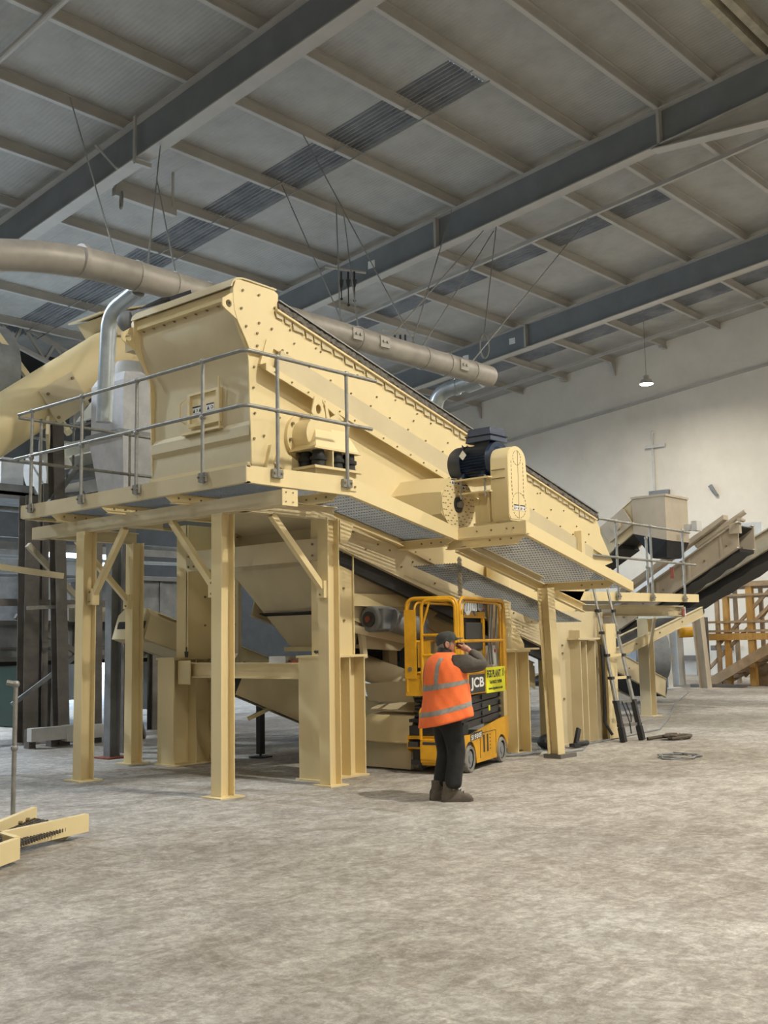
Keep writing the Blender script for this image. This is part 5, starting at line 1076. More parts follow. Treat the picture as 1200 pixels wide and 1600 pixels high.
b = B(); b.loft([[hd(.12, .05, .05), hd(.15, .035, .075), hd(.13, .0, .06), hd(.11, .02, .04)], [hd(.125, .052, .052), hd(.152, .037, .077), hd(.132, .002, .062), hd(.112, .022, .042)]]); b.build('raised_glasses', PLASTIC, man)
b = B(); rings = []
for z, rx, ry in ((-.075, .062, .055), (-.05, .078, .070), (-.02, .090, .079), (.01, .096, .082), (.035, .098, .083)):
    rings.append([hd(-.012+rx*cos(radians(a)), ry*sin(radians(a)), z) for a in range(98, 263, 11)])
rings2 = [[tuple(V(p)+(V(p)-HC).normalized()*.0) for p in r] for r in rings]
b.loft(rings2, cap=False, closed=False); b.build('hair', HAIR, man, smooth=80)
b = B()
for s in (-1, 1): b.loft([[hd(.02+.018*q, s*.0745, z), hd(.02-.028*q, s*.077, z), hd(.02-.028*q, s*.070, z), hd(.02+.018*q, s*.066, z)] for z, q in ((-.02, .4), (.0, 1), (.04, 1))])
b.build('sideburns', HAIR, man)
# dark device held at the mouth
b = B(); b.cyl(dev+V((-.02, .03, .01)), dev+V((.03, -.035, -.005)), .021, 14); b.m(1); b.cyl(dev+V((-.028, .038, .012)), dev+V((-.02, .03, .01)), .018, 14, .022)
hdv = b.build('handheld_device', [BLACKM, WHITE], man)
# boots
def boot(cy, cx, ang):
    b = B(); secs = [(-.125, .036, .10, .0), (-.09, .046, .16, 0), (-.03, .046, .17, 0), (.01, .044, .155, 0), (.06, .042, .115, 0), (.11, .050, .085, 0), (.155, .050, .075, 0), (.185, .036, .055, 0)]
    def T(x, y, z): return (cx+x*cos(ang)-y*sin(ang), cy+x*sin(ang)+y*cos(ang), z)
    b.loft([[T(x, w*cos(a), .025+(h-.025)*max(0, sin(a))**.7 if sin(a) > 0 else .025) for a in [2*pi*k/18 for k in range(18)]] for x, w, h, _ in secs])
    b.loft([[T(-.05+rx*cos(2*pi*k/18), ry*sin(2*pi*k/18), z) for k in range(18)] for z, rx, ry in ((.10, .066, .046), (.15, .060, .047), (.19, .060, .05), (.20, .056, .046))])
    bo = b.build('boot', BOOT, man, smooth=60)
    b = B(); out = [(-.135, .0), (-.12, .035), (-.06, .048), (0, .044), (.06, .046), (.12, .055), (.17, .048), (.195, .02), (.20, 0), (.195, -.02), (.17, -.048), (.12, -.055), (.06, -.046), (0, -.044), (-.06, -.048), (-.12, -.035)]
    b.loft([[T(x, y, z) for x, y in out] for z in (0, .022, .032)]); b.build('boot_sole', SOLE, bo)
    b = B()
    for k in range(4): b.tube([T(.01+.028*k, .03, .150-.020*k), T(.02+.028*k, 0, .165-.021*k), T(.012+.028*k, -.03, .150-.020*k)], .004, 5)
    b.tube([T(.0, .0, .18), T(.05, -.03, .19), T(.06, -.05, .15), T(.01, -.02, .17), T(.05, .03, .18), T(.05, .045, .15)], .0035, 5); b.build('laces', BLACK, bo)
boot(.075, -.03, radians(-20)); boot(-.09, .01, radians(-27))
man.location = (8.885, 7.09, 0); man.rotation_euler = (0, 0, radians(-20)); 
# ================================================================== WALKWAY SECTION LYING ON THE FLOOR, LEFT FOREGROUND
def P2(o, a, u, v, z): return (o[0]+u*cos(a)-v*sin(a), o[1]+u*sin(a)+v*cos(a), z)
ws = thing('walkway_section', 'loose cream walkway section with tube post lying on the floor at the lower left', 'walkway section', (4.8, 8.3, 0))
def wbar(p0, p1, z0, z1, nm, t=.012, m_=CREAM):
    p0, p1 = V((*p0, 0)), V((*p1, 0)); d = (p1-p0).normalized(); n_ = V((-d.y, d.x, 0)); b = B()
    for a0, a1, c0, c1 in ((0, t, z0, z1), (t, .05, z0, z0+.01), (t, .05, z1-.01, z1)):
        b.hexa([p0+n_*a0+V((0, 0, c0)), p1+n_*a0+V((0, 0, c0)), p1+n_*a1+V((0, 0, c0)), p0+n_*a1+V((0, 0, c0)), p0+n_*a0+V((0, 0, c1)), p1+n_*a0+V((0, 0, c1)), p1+n_*a1+V((0, 0, c1)), p0+n_*a1+V((0, 0, c1))])
    return b.build(nm, m_, ws)
wbar((4.50, 8.08), (5.42, 8.31), .05, .20, 'edge_beam'); wbar((3.6, 7.28), (4.47, 7.78), .03, .19, 'edge_beam'); wbar((3.7, 7.70), (5.33, 9.0), .07, .21, 'edge_beam'); wbar((4.47, 7.78), (4.50, 8.08), .05, .20, 'end_channel')
b = B(); dv = V((5.33, 9.0, 0))-V((3.7, 7.70, 0))
for k in range(44):
    a = V((3.75, 7.74, .11))+dv*(k/46); c = V((3.75, 7.45, .11)).lerp(V((5.36, 8.36, .11)), k/46); b.bar(a, c, .005, .03)
for k in range(9): b.bar(V((3.75, 7.74, .12)).lerp(V((3.75, 7.47, .12)), k/9), V((5.28, 8.96, .12)).lerp(V((5.34, 8.38, .12)), k/9), .006, .008)
b.build('grating_panel', STEEL_D, ws)
b = B(); b.plate([(5.25, 8.32, .05), (5.05, 8.62, .05), (5.05, 8.62, 0), (5.20, 8.36, 0)], (1, .6, 0), .04); b.build('support_bracket', CREAM_D, ws)
b = B()
for f_ in (.80, .88): p = V((3.7, 7.70, .14))+dv*f_; b.bolt(p, (.62, -.78, 0), .018, .03)
b.build('bolts', BOLT, ws)
b = B(); b.cyl((5.15, 9.1, 0), (5.15, 9.1, 1.32), .021, 12); b.ball((5.15, 9.1, 1.31), .036, 10, 6); b.ball((5.15, 9.1, .74), .034, 10, 6); b.cyl((5.15, 9.1, 1.31), (5.08, 9.14, 1.33), .026, 10); b.box(5.09, 5.21, 9.04, 9.16, 0, .012); label_part(b.build('rail_post', GALV, ws), 'galvanised upright tube')

# ================================================================== PLANT BEHIND, LEFT SIDE
# big cream screw conveyor tube
tb = thing('screw_conveyor_tube', 'fat cream tube sloping up to the machine head from the left edge', 'pipe', (9.5, 16, 6))
p0, p1 = V((6.2, 16, 3.35)), V((10.95, 16, 6.93)); d = (p1-p0).normalized()
b = B(); b.tube([p0, p1], .44, 36); b.build('tube_shell', CREAM, tb, smooth=60)
b = B(); c2 = V((9.55, 15.52, 5.72)); b.bar(c2-d*.36, c2+d*.36, .03, .62, up=(0, 0, 1)); b.bar(c2-d*.36+V((-.02, 0, -.28)), c2-d*.36+V((.18, .3, -.5)), .05, .4); b.m(1)
for i, j in ((-.28, .2), (.28, .2), (.28, -.2), (-.28, -.2)): b.bolt(c2+d*i+V((-.1*j/.2, -.015, .18*j/.2)), (0, -1, 0), .03, .03)
b.build('mounting_flange', [CREAM_D, BOLT], tb)
b = B(); c = p0+d*5.75; b.plate([c+V((-.45, -.45, .5)), c+V((.75, -.45, .9)), c+V((.9, -.45, .35)), c+V((-.2, -.45, .2))], (0, 1, 0), .9); b.bar(c+V((-.6, 0, .5)), c+V((.8, 0, 1.0)), 1.0, .03); b.build('outlet_hood', CREAM_D, tb)
# motor cluster behind the hood lid
mc = thing('hood_motor', 'grey-blue drive motor peeping over the left end of the machine hood', 'motor', (8.6, 11.7, 5.6))
b = B(); b.cyl((8.35, 11.9, 6.0), (8.85, 11.45, 6.2), .13, 16); b.box(8.35, 8.6, 11.7, 11.95, 5.68, 5.95); b.ball((8.33, 12.0, 6.0), .15, 12, 8); b.build('motor_body', STEEL_G, mc)
b = B(); b.cyl((8.7, 11.5, 6.18), (8.9, 11.3, 6.28), .14, 12); b.tube([(8.4, 11.8, 6.12), (8.6, 11.6, 6.26), (8.8, 11.45, 6.3)], .05, 8); b.bar((8.4, 11.6, 5.6), (8.7, 11.3, 5.95), .2, .1); b.build('motor_fittings', BLACKM, mc)
b = B(); b.box(8.25, 9.0, 11.22, 11.95, 5.55, 5.68); b.build('motor_shelf', CREAM_D, mc)
# pale filter hopper and white chute left of the machine
fh = thing('filter_hopper', 'pale grey plastic hopper standing left of the machine head', 'hopper', (10.15, 14.6, 3.6))
b = B(); b.loft([[(9.95+a, 14.3+c_, z) for a, c_ in ((-w, -w*1.1), (w, -w*1.1), (w, w*1.1), (-w, w*1.1))] for z, w in ((3.95, .30), (4.9, .42), (4.92, .40), (5.75, .40), (5.9, .33))]); b.build('hopper_body', GREYP, fh, smooth=20)
b = B(); b.box(9.48, 10.42, 13.84, 14.8, 4.86, 4.96); b.build('hopper_band', STEEL_G, fh)
b = B(); b.cyl((9.95, 14.3, 5.9), (9.95, 14.3, 6.15), .3, 20, .2); b.build('hopper_top', WHITE_D, fh); b = B(); b.box(9.85, 10.05, 14.2, 14.4, 0, 3.95); b.build('hopper_leg', STEEL_D, fh)
rr = rail('handrail', 'bright tube railing of the deck behind the pale grey hopper', [(10.4, y, 4.75, 6.11) for y in (16.6, 15.55)], [[(10.4, 16.65, 6.11), (10.4, 13.9, 6.11)], [(10.4, 16.65, 5.5), (10.4, 13.9, 5.5)]], foot=False)
b = B(); b.box(10.38, 10.6, 13.6, 17.2, 4.55, 4.76); tag(b.build('deck_beam', STEEL_G), 'grey beam under the bright railing behind the pale grey hopper', 'beam')
wc = thing('white_chute', 'white bolted chute with folded flaps between the tube and the pale hopper', 'chute', (10.9, 16.4, 4.4))
b = B(); b.loft([[(10.5, 16.9, 5.0), (11.25, 16.9, 5.25), (11.25, 15.9, 5.25), (10.5, 15.9, 5.0)], [(10.72, 16.7, 4.35), (11.3, 16.7, 4.55), (11.3, 16.05, 4.55), (10.72, 16.05, 4.35)]]); b.build('chute_body', WHITE_D, wc)
b = B(); b.hexa([(10.35, 15.8, 4.98), (11.25, 15.8, 5.30), (11.25, 16.95, 5.30), (10.35, 16.95, 4.98), (10.35, 15.8, 5.22), (11.25, 15.8, 5.5), (11.25, 16.95, 5.5), (10.35, 16.95, 5.22)]); b.build('chute_frame', WHITE, wc)
b = B(); b.plate([(10.5, 15.9, 5.62), (11.3, 15.9, 5.85), (11.25, 15.9, 6.1), (10.9, 15.9, 6.15)], (0, 1, 0), .8); b.build('flap', WHITE, wc); b = B(); b.bar((10.4, 15.8, 5.52), (11.4, 15.8, 5.82), .1, .06); b.build('flap', WHITE, wc); b = B(); b.bar((10.75, 15.95, 4.32), (11.45, 15.95, 4.52), .06, .07); b.build('lower_lip', WHITE, wc)
b = B(); b.box(9.86, 10.1, 16.36, 16.5, 4.70, 5.12); tag(b.build('yellow_bag', YELB, bevel=.04), 'small bright yellow bag hanging on a dark column', 'bag')
b = B(); b.cyl((11.0, 18.9, 5.0), (12.9, 18.9, 5.3), .42, 20); tag(b.build('storage_drum', WHITE_D), 'horizontal pale drum behind the dark column', 'drum')
# dark steel tower
def ibeamthing(name, lab, cat, p0, p1, w, h, mt, up=(0, 0, 1), foot=None, grp=None, thick=.014):
    t = thing(name, lab, cat, p0, grp); b = B(); b.ibeam(p0, p1, w, h, thick, .012, up=up); b.build('shaft', mt, t)
    if foot: b = B(); b.box(p0[0]-foot, p0[0]+foot, p0[1]-foot, p0[1]+foot, 0, .02); b.build('base_plate', mt if name != 'galvanised_column' else RED, t)
    return t
ibeamthing('galvanised_column', 'bluish galvanised column on a red base plate between the two left cream columns', 'column', (9.36, 13.78, .02), (9.36, 13.78, 3.25), .16, .18, STEEL_G, (1, 0, 0), .2)
ibeamthing('steel_column', 'dark column carrying the fat cream tube', 'column', (10.05, 16.25, 0), (9.80, 16.25, 6.0), .2, .2, STEEL_D, (0, 1, 0))
ibeamthing('steel_column', 'dark leaning column at the far left behind the loose rail post', 'column', (10.02, 17.3, 0), (9.98, 17.3, 4.3), .28, .24, STEEL_D, (0, 1, 0))
ibeamthing('steel_column', 'thin dark upright between the two large dark columns at the left', 'column', (10.5, 17.6, 0), (10.45, 17.6, 4.6), .12, .12, STEEL_D, (0, 1, 0))
ibeamthing('steel_column', 'dark column below the long grey trough, seen left of the first cream column', 'column', (11.8, 19.4, 0), (11.8, 19.4, 1.5), .22, .22, STEEL_D, (0, 1, 0))
ibeamthing('steel_column', 'dark column right behind the first cream column', 'column', (10.9, 16.6, 0), (10.85, 16.6, 5.0), .2, .2, STEEL_D, (0, 1, 0))
ibeamthing('steel_column', 'dark column behind the galvanised column', 'column', (11.9, 17.2, 0), (11.9, 17.2, 1.6), .18, .18, STEEL_D, (0, 1, 0))
ibeamthing('steel_column', 'dark column far right of the left-hand bays, seen beside the left plinth', 'column', (12.9, 17.6, 0), (12.9, 17.6, 1.6), .18, .18, STEEL_D, (0, 1, 0))
for p0, p1, w, mt, nm, lab in (
    ((9.50, 16.9, .68), (10.85, 16.5, 1.72), .07, STEEL_G, 'diagonal_brace', 'grey diagonal brace low at the far left, rising to the right'),
    ((9.5, 16.5, 3.35), (10.6, 16.5, 2.35), .09, CREAM_G, 'diagonal_brace', 'dusty diagonal brace falling to the right above the grey trough'),
    ((10.1, 17.9, 2.2), (11.4, 17.9, 1.5), .09, STEEL_D, 'diagonal_brace', 'dark diagonal brace behind the thin upright'),
    ((10.7, 15.4, 1.35), (11.5, 15.97, .03), .08, STEEL_D, 'diagonal_brace', 'dark brace running down behind the galvanised column'),
    ((9.55, 16.3, 3.75), (10.3, 16.3, 4.75), .09, STEEL_G, 'diagonal_brace', 'grey brace rising to the yellow bag'),
    ((7.9, 15.5, 2.93), (9.55, 15.5, 2.77), .09, CREAM_D, 'cream_rail', 'pale horizontal bar crossing the dark frame at the left edge'),
    ((9.4, 16.3, 2.28), (10.5, 16.3, 2.33), .06, GALV, 'steel_rail', 'short galvanised bar between the dark columns'),
    ((8.8, 17.5, 2.42), (12.2, 17.5, 2.42), .12, STEEL_D, 'steel_beam', 'dark beam above the grey trough'),
    ((8.9, 17.8, 3.45), (14.0, 17.8, 3.45), .14, STEEL_G, 'steel_beam', 'grey beam under the upper deck at the left')):
    b = B(); b.bar(p0, p1, w, w); tag(b.build(nm, mt), lab, 'steel bar')
lb_ = thing('guard_beam', 'pale box-section guard beam low on the floor at the left', 'guard beam', (9.7, 16.2, 0))
b = B(); b.box(9.35, 10.0, 16.0, 16.14, .12, .33); b.box(10.06, 10.9, 16.06, 16.2, .09, .31); b.build('beam', WHITE_D, lb_)
b = B(); b.box(9.98, 10.1, 15.96, 16.2, .08, .34); b.build('splice_collar', WHITE_D, lb_)
for x in (9.45, 9.85, 10.7): b = B(); b.box(x-.06, x+.06, 16.14, 16.3, 0, .3); b.build('leg', STEEL_D, lb_)
# long grey trough
tr = thing('grey_trough_conveyor', 'long dark grey trough conveyor running level behind the left columns', 'conveyor', (11, 18.5, 1.4))
b = B(); b.box(8.5, 15.2, 18.2, 18.9, 1.42, 2.08); b.build('trough', STEEL_G, tr)
b = B(); b.box(8.5, 15.2, 18.12, 18.2, 2.04, 2.12); b.box(8.5, 15.2, 18.12, 18.2, 1.38, 1.46); b.box(8.5, 15.2, 18.15, 18.2, 1.60, 1.64)
for k in range(8): b.box(8.9+k*.85, 8.95+k*.85, 18.12, 18.2, 1.42, 2.08)
b.build('trough_frame', STEEL_D, tr)
b = B(); b.box(8.5, 15.2, 18.3, 18.8, 1.30, 1.38); b.build('return_belt', BLACK, tr)
b = B(); b.box(12.6, 13.2, 17.8, 18.2, 1.6, 2.0); b.cyl((12.4, 17.9, 1.9), (12.4, 18.2, 1.9), .2, 16); b.build('drive_box', STEEL_G, tr)
b = B(); b.box(12.9, 15.4, 19.2, 20.6, 2.15, 3.0); b.box(12.8, 15.5, 19.1, 20.7, 3.0, 3.07); b.box(13.2, 13.26, 19.17, 19.2, 2.15, 3.0); b.box(14.2, 14.26, 19.17, 19.2, 2.15, 3.0); tag(b.build('grey_housing', STEEL_G), 'large dull grey steel housing above the grey trough', 'housing')
b = B(); b.box(11.3, 12.6, 17.9, 18.1, 2.1, 2.4); tag(b.build('cream_partition', CREAM_G), 'dusty cream panel between trough and grey housing', 'panel')
b = B(); b.box(13.2, 14.6, 18.0, 18.8, .35, 1.3); tag(b.build('grey_cabinet', STEEL_G), 'grey steel cabinet under the right end of the trough', 'cabinet')
b = B(); b.box(11.6, 12.2, 20.4, 21.6, 0.02, 1.3); b.box(11.55, 12.25, 20.35, 21.65, 1.3, 1.36); tag(b.build('green_bin', GREEN), 'dark green bin below the trough at the far left', 'bin')
b = B(); b.loft([[(12.9+.55*cos(2*pi*k/20)*q, 20.8+.55*sin(2*pi*k/20)*q, z) for k in range(20)] for z, q in ((.5, .55), (1.0, 1), (1.5, 1.0))]); tag(b.build('white_bulk_bag', PLASTIC), 'pale hanging bulk bag behind the first cream column', 'bag')
for k in range(3):
    b = B(); b.box(12.6+k*.9, 12.68+k*.9, 22.0, 22.1, 0, 3.2); tag(b.build('thin_post', STEEL_D), 'thin dark post far behind the trough, %s from the left' % ['first', 'second', 'third'][k], 'post')
# upper deck with rails at the far left
ud = thing('upper_deck', 'grey upper deck with galvanised rails behind the fat tube', 'deck', (12, 20, 4.6))
b = B(); b.box(9.2, 16.0, 19.0, 21.5, 4.55, 4.62); b.chan((9.2, 19.0, 4.62), (16.0, 19.0, 4.62), .1, .28, .012, flip=-1); b.build('deck', STEEL_G, ud)
for k in range(6):
    x = 10.2+k*.95; b = B(); b.cyl((x, 18.98, 4.6), (x, 18.98, 5.75), .028, 8); b.build('rail_post', GALV, ud)
for z in (5.2, 5.72): b = B(); b.tube([(9.3, 18.98, z), (15.8, 18.98, z)], .026, 8); b.build('rail', GALV, ud)
for k, (x, w, z0, z1) in enumerate(((11.0, .5, 4.65, 5.5), (12.2, .35, 4.65, 5.6), (14.2, .9, 4.65, 5.3))):
    b = B(); b.box(x, x+w, 20.2, 20.9, z0, z1); tag(b.build('control_cabinet', WHITE_D if k != 1 else STEEL_G), ['white cabinet on the upper deck, leftmost', 'narrow grey cabinet on the upper deck', 'low white cabinet on the upper deck, rightmost'][k], 'cabinet')
# lower level deck beams, pipes and hanging sheet far left
for k, (z, Y, x0, x1) in enumerate(((4.35, 19.5, 9, 16), (3.95, 21.5, 10, 17), (3.7, 23, 11, 18), (4.1, 24.5, 12, 19), (3.2, 22, 10.5, 17))):
    b = B(); b.tube([(x0, Y, z), (x1, Y, z+.02*k)], .045+.01*(k % 2), 8); tag(b.build('service_pipe', [GALV, STEEL_G, DUCTB][k % 3]), 'horizontal service pipe under the upper deck, %s from the top' % ['first', 'third', 'fourth', 'second', 'lowest'][k], 'pipe')
b = B(); b.box(13.2, 14.7, 23.05, 23.2, 3.62, 3.76); b.plate([(13.6, 23.1, 3.7), (14.7, 23.1, 3.7), (14.6, 23.1, 1.9), (13.2, 23.1, 1.7)], (0, 1, 0), .05); tag(b.build('hanging_sheet', PLASTIC), 'pale sheet hanging in the gloom below the upper deck', 'sheet')
b = B(); b.box(14.0, 15.0, 26, 27.5, 0, 4.3); b.box(13.9, 15.1, 25.9, 27.6, 4.3, 4.5); tag(b.build('steel_silo', STEEL_G), 'grey steel silo block deep in the left background', 'silo')
b = B(); b.cyl((12.6, 21.2, 1.0), (12.6, 22.6, 1.0), .7, 24); b.cyl((12.6, 21.1, 1.0), (12.6, 21.2, 1.0), .3, 16); tag(b.build('rotary_drum', STEEL_D), 'dark rotary drum behind the dark columns', 'drum')
mcg = thing('screening_rack', 'rack of pale machinery glimpsed through the frame at the far left', 'machinery', (15.5, 26, 1.6))
for k in range(6): b = B(); b.box(14.6+.1*k, 16.6, 25.8, 26.4, 1.9+.33*k, 2.0+.33*k); b.build('rack_shelf', [WHITE_D, STEEL_G][k % 2], mcg)
for x in (14.7, 15.6, 16.5): b = B(); b.box(x, x+.09, 25.8, 25.9, 0, 3.9); b.build('rack_post', GALV, mcg)
# hanging circular tank end at top left and the annexe roof trusses
b = B(); b.cyl((8.0, 18.0, 6.5), (9.62, 18.0, 6.5), .95, 32); tag(b.build('round_tank', STEEL_G, smooth=50), 'grey end of a round tank at the left edge above the fat tube', 'tank')
b = B(); b.plate([(9.62, 17.5, 5.85), (9.62, 18.4, 5.85), (9.62, 18.9, 6.5), (9.62, 18.4, 7.1), (9.62, 17.5, 7.1)], (1, 0, 0), .03); tag(b.build('inspection_plate', WHITE_D), 'white bolted plate on the round tank at the left edge', 'steel plate')
b = B(); b.bar((9.0, 17.2, 7.3), (10.7, 17.2, 5.5), .1, .1); tag(b.build('diagonal_brace', CREAM_D), 'pale diagonal bar running down behind the hanging wire at the far left', 'steel bar')
ts = thing('roof_truss', 'grey lattice truss hanging under the eaves at the upper left', 'truss', (22, 34, 12))
Yt = 34.0; ta_ = lambda x: 13.30-(x-18.3)*.40; tb_ = lambda x: 12.15-(x-18.9)*.30
b = B(); b.bar((16, Yt, ta_(16)), (24.4, Yt, ta_(24.4)), .16, .16); b.build('top_chord', PURL, ts)
b = B(); b.bar((17.0, Yt, tb_(17)), (24.4, Yt, tb_(24.4)), .14, .14); b.build('bottom_chord', PURL, ts)
for k in range(6):
    x = 17.6+k*1.25; b = B(); b.bar((x, Yt, tb_(x)), (x+.35, Yt, ta_(x+.35)), .1, .1); b.bar((x+.35, Yt, ta_(x+.35)), (x+1.25, Yt, tb_(x+1.25)), .09, .09); b.build('web_member', PURL, ts)
b = B(); b.box(14.8, 24.0, 34.6, 34.9, 8.0, 11.45); tag(b.build('dark_partition', DARKWALL), 'dark corrugated sheeting behind the lattice truss', 'panel')
b = B(); b.box(21.0, 21.5, 33.5, 33.8, 9.6, 11.3); tag(b.build('roof_column', GALV), 'short pale column standing below the lattice truss', 'column')

# ================================================================== PLANT BEHIND, RIGHT SIDE
fc = thing('feed_chute', 'tall pale chute box at the top of the far inclined conveyor', 'chute', (22.6, 11.6, 3.3))
b = B(); b.loft([[(22, 11.18, z0_), (22, 12.0, z1_), (23.1, 12.0, z1_), (23.1, 11.18, z0_)] for z0_, z1_ in ((3.75, 3.95), (4.78, 4.72))]); b.build('chute_box', DUSTC, fc)
b = B(); b.box(21.98, 23.12, 11.15, 12.02, 4.74, 4.79); b.build('top_rim', DUSTC, fc)
b = B(); b.loft([[(22.0, 11.18, 3.75), (22.0, 12.0, 3.95), (23.1, 12.0, 3.95), (23.1, 11.18, 3.75)], [(22.2, 11.3, 3.38), (22.2, 11.65, 3.38), (22.9, 11.65, 3.38), (22.9, 11.3, 3.38)]]); label_part(b.build('dark_gap', BLACK, fc), 'black taper drawn as the dark opening')  # black taper stands for the dark opening under the chute box
fcv, _, _, _ = conveyor('inclined_conveyor', 'pale inclined conveyor climbing to the tall chute box behind the machine outlet', (22.5, 14.8, 2.85), (22.5, 11.9, 4.80), .9, .62, rollers=5, drums=False)
b = B(); b.bar((21.98, 12.1, 4.36), (21.98, 12.7, 3.98), .08, .44); b.cyl((21.94, 12.4, 4.17), (21.88, 12.4, 4.17), .13, 14); b.build('bearing_frame', DUSTC, fcv)
b = B(); b.bar((22.5, 13.8, 2.95), (22.5, 12.4, 3.75), .8, .26); label_part(b.build('belt_skirt', BLACK, fcv), 'black sagging belt underneath')
b = B(); b.tube([(22, 12.4, 3.75), (21.9, 12.5, 3.5), (21.9, 12.9, 3.35)], .03, 6); tag(b.build('hose', BLACK), 'thin black hose hanging under the tall chute box', 'hose')
def box_conveyor(lab, X0, X1, zf, ya, yb, h, m_, belt_h):
    t = thing('inclined_conveyor', lab, 'conveyor', (X0, (ya+yb)/2, 1.5)); k = 0
    for X in (X0, X1):
        b = B(); b.plate([(X, ya, zf(ya)), (X, yb, zf(yb)), (X, yb, zf(yb)-h), (X, ya, zf(ya)-h)], (1, 0, 0), .04); b.bar((X-.03, ya, zf(ya)), (X-.03, yb, zf(yb)), .14, .03, up=(0, 0, 1)); b.bar((X-.03, ya, zf(ya)-h), (X-.03, yb, zf(yb)-h), .14, .03, up=(0, 0, 1))
        b.m(1); y = yb+.3
        while y < ya: b.bolt((X, y, zf(y)-h*.6), (-1, 0, 0), .03, .03); y += .55
        b.build('side_frame', [m_, BOLT], t)
    b = B(); b.bar(((X0+X1)/2, ya, zf(ya)-.06), ((X0+X1)/2, yb, zf(yb)-.06), X1-X0-.1, .03); b.build('belt', BLACK, t)
    b = B(); n = 24
    b.loft([[(X0+.05, y, zf(y)-h-.02), (X1-.05, y, zf(y)-h-.02), (X1-.05, y, zf(y)-h-belt_h-.05*abs(sin(i*1.1))), (X0+.05, y, zf(y)-h-belt_h-.05*abs(sin(i*1.1)))] for i, y in enumerate([ya+(yb-ya)*q/n for q in range(n+1)])]); label_part(b.build('return_belt', BLACK, t), 'black belt hanging under the frame')
    for q in range(5): y = ya+(yb-ya)*(q+.5)/5; b = B(); b.box(X0-.02, X0, y-.03, y+.03, zf(y)-h, zf(y)-.0); b.build('stiffener', m_, t)
    return t
r1c = box_conveyor('long cream inclined conveyor rising to the right behind the outlet handrail', 24.0, 24.9, lambda y: 4.19-.574*(y-10.42), 14.6, 10.4, .57, DUSTC, .05)
b = B(); b.tube([(23.9, 11.4, 3.72), (23.9, 10.15, 4.44)], .06, 10); b.box(23.86, 23.98, 10.3, 10.55, 3.95, 4.2); b.cyl((23.75, 10.25, 4.25), (24.0, 10.25, 4.25), .05, 12); b.build('tension_gear', DUSTC, r1c)
b = B(); b.plate([(23.7, 14.5, 2.15), (23.7, 10.6, 4.39), (23.7, 10.6, 4.28), (23.7, 14.5, 1.95)], (1, 0, 0), .25); b.build('side_cover', DUSTC, r1c)
r2c = box_conveyor('dusty grey conveyor with hanging black belt rising off the right edge', 25.5, 26.6, lambda y: 4.13-.507*(y-10.30), 14.2, 8.3, .46, CREAM_G, .2)
b = B(); b.plate([(27, 14.9, 2.68), (27, 14.37, 3.45), (27, 12.54, 4.51), (27, 11.06, 4.50), (27, 11.07, 4.22), (27, 12.48, 3.86), (27, 13.81, 3.16)], (1, 0, 0), .04); b.hexa([(27, 14.3, 3.4), (28.2, 14.3, 3.4), (28.2, 12.5, 4.47), (27, 12.5, 4.47), (27, 14.3, 3.43), (28.2, 14.3, 3.43), (28.2, 12.5, 4.5), (27, 12.5, 4.5)])
tag(b.build('pale_cover_sheet', WHITE), 'bright white cover sheets over the far conveyor', 'cover')
ibeamthing('pale_post', 'slim cream post carrying the rising conveyor, right of the outlet walkway', 'post', (31.4, 14.9, 0), (31.1, 15.0, 3.6), .28, .28, DUSTC, (0, 1, 0), .35)
ibeamthing('pale_post', 'slim pale post left of the yellow motor in the back right', 'post', (31.4, 16.2, 0), (31.2, 16.2, 2.7), .3, .3, WHITE_D, (0, 1, 0), .35)
ibeamthing('pale_post', 'thick grey-white post far back between the slim posts', 'post', (33.5, 16.9, 0), (33.4, 16.9, 2.9), .45, .4, WHITE_D, (0, 1, 0))
ibeamthing('dark_post', 'short dark brown post hanging behind the right slim post', 'post', (33.0, 15.7, .35), (33.0, 15.7, 2.2), .35, .3, STEEL_D, (0, 1, 0))
b = B(); b.cyl((31.8, 15.9, 1.72), (32.2, 15.45, 1.75), .17, 16); tag(b.build('yellow_motor', YEL), 'small yellow motor in the back right', 'motor')
tu = thing('tail_unit', 'grey conveyor tail unit with drum in the back right', 'machinery', (30, 16.8, .8))
b = B(); b.cyl((30.5, 16.9, 1.0), (31.2, 16.1, 1.0), .7, 20); b.build('drum', STEEL_G, tu)
b = B(); b.box(30.2, 31.6, 16.9, 17.3, 1.4, 2.9); b.bar((29.0, 16.9, 2.0), (31.5, 16.2, 1.2), .1, .5); b.build('side_plates', STEEL_G, tu)
b = B(); b.bar((28, 16.6, 2.4), (31.8, 16.2, .9), .12, .12); b.bar((29.4, 17.0, 2.6), (28.0, 16.2, 1.6), .12, .12); b.build('frame_bars', DUSTC, tu)
lc, _, _, _ = conveyor('inclined_conveyor', 'cream conveyor sloping down behind the ladder', (19.0, 12.4, 1.9), (25.0, 13.4, .55), .9, .45, rollers=4)
lc2, _, _, _ = conveyor('inclined_conveyor', 'cream conveyor frame rising behind the ladder towards the outlet walkway', (17.6, 11.6, .9), (22.4, 10.9, 2.25), .6, .2, rollers=3)
b = B(); b.bar((18.6, 11.2, 0.02), (19.6, 11.2, 1.9), .12, .12); tag(b.build('diagonal_strut', DUSTC), 'cream strut standing behind the upper rungs of the ladder', 'strut')
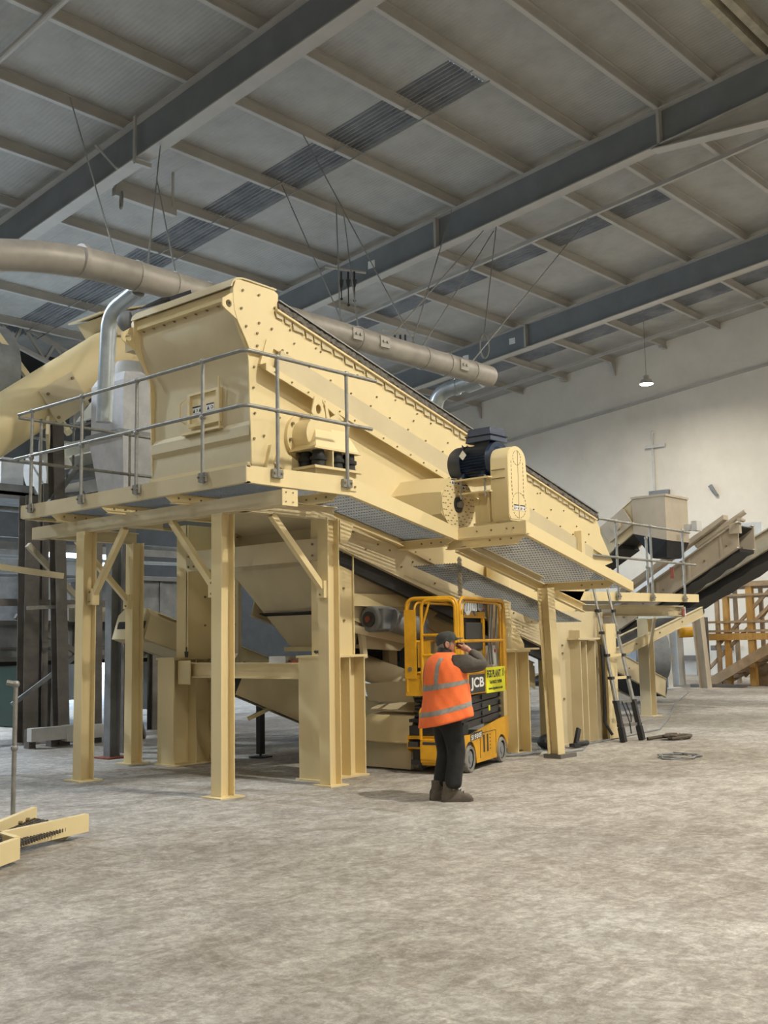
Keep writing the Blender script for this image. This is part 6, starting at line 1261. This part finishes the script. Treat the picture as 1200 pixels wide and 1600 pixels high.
# timber structure against the gable
tf = thing('timber_scaffold', 'orange timber scaffold frame with stair in front of the gable wall', 'scaffold', (33.5, 14, 0))
for y, w, m_ in ((15.35, .12, WOOD_D), (15.05, .17, WOOD), (14.25, .2, WOOD), (13.3, .17, WOOD), (12.4, .17, WOOD), (15.9, .12, WOOD_D)):
    b = B(); b.box(33.4, 33.4+w, y-w/2, y+w/2, 0, 3.15); b.build('post', m_, tf)
for y in (15.6, 14.7, 13.7, 12.8, 12.0): b = B(); b.box(35.4, 35.52, y-.06, y+.06, 0, 3.15); b.build('rear_post', WOOD_D, tf)
for x in (33.35, 35.35):
    for z, h, m_ in ((3.15, .12, WOOD_D), (2.85, .07, WOOD_D), (2.0, .07, WOOD_D), (1.45, .22, WOOD), (1.7, .08, WOOD_D)):
        b = B(); b.box(x, x+.1, 11.0, 16.1, z, z+h); b.build('rail', m_, tf)
b = B(); b.box(33.4, 35.5, 11.0, 16.1, 3.27, 3.31); b.build('deck_boards', WOOD_D, tf)
for a, c in (((33.5, 15.9, .4), (33.5, 13.2, 2.9)), ((33.5, 15.5, 1.2), (33.5, 13.6, 3.0)), ((33.6, 14.6, .3), (33.6, 12.4, 2.3)), ((33.6, 13.9, 2.2), (33.6, 12.5, 3.9))): b = B(); b.bar(a, c, .08, .1); b.build('diagonal', WOOD_D, tf)
b = B(); b.bar((33.0, 15.5, .1), (33.0, 12.2, 1.9), .1, .3); b.bar((34.0, 15.5, .1), (34.0, 12.2, 1.9), .1, .3)
for k in range(9): b.box(33.0, 34.0, 15.2-k*.35-.15, 15.2-k*.35+.1, .2+k*.19, .24+k*.19)
b.build('stair', WOOD_D, tf)
b = B(); b.box(32.2, 32.6, 14.1, 15.8, 0, .09); tag(b.build('timber_plank', STEEL_D), 'dark plank lying on the floor in front of the timber frame', 'plank')
b = B(); b.box(34, 34.7, 13.6, 14.6, 0, .7); tag(b.build('wooden_crate', WOOD_D), 'brown crate under the timber stair', 'crate')
b = B(); b.box(41.5, 41.9, 18.6, 19.4, 1.0, 1.2); b.box(41.5, 41.9, 20.0, 21.0, .6, .8); tag(b.build('wall_bracket', STEEL_D), 'small dark bracket low on the gable wall', 'bracket')
b = B(); b.cyl((23.12, 11.25, 4.05), (22.5, 10.9, 4.0), .025, 8); b.box(22.4, 22.55, 10.75, 10.95, 3.96, 4.1); b.box(22.35, 22.6, 10.62, 10.75, 3.94, 4.16); tag(b.build('flood_light', WHITE_D), 'small square floodlight right of the tall chute box', 'lamp')
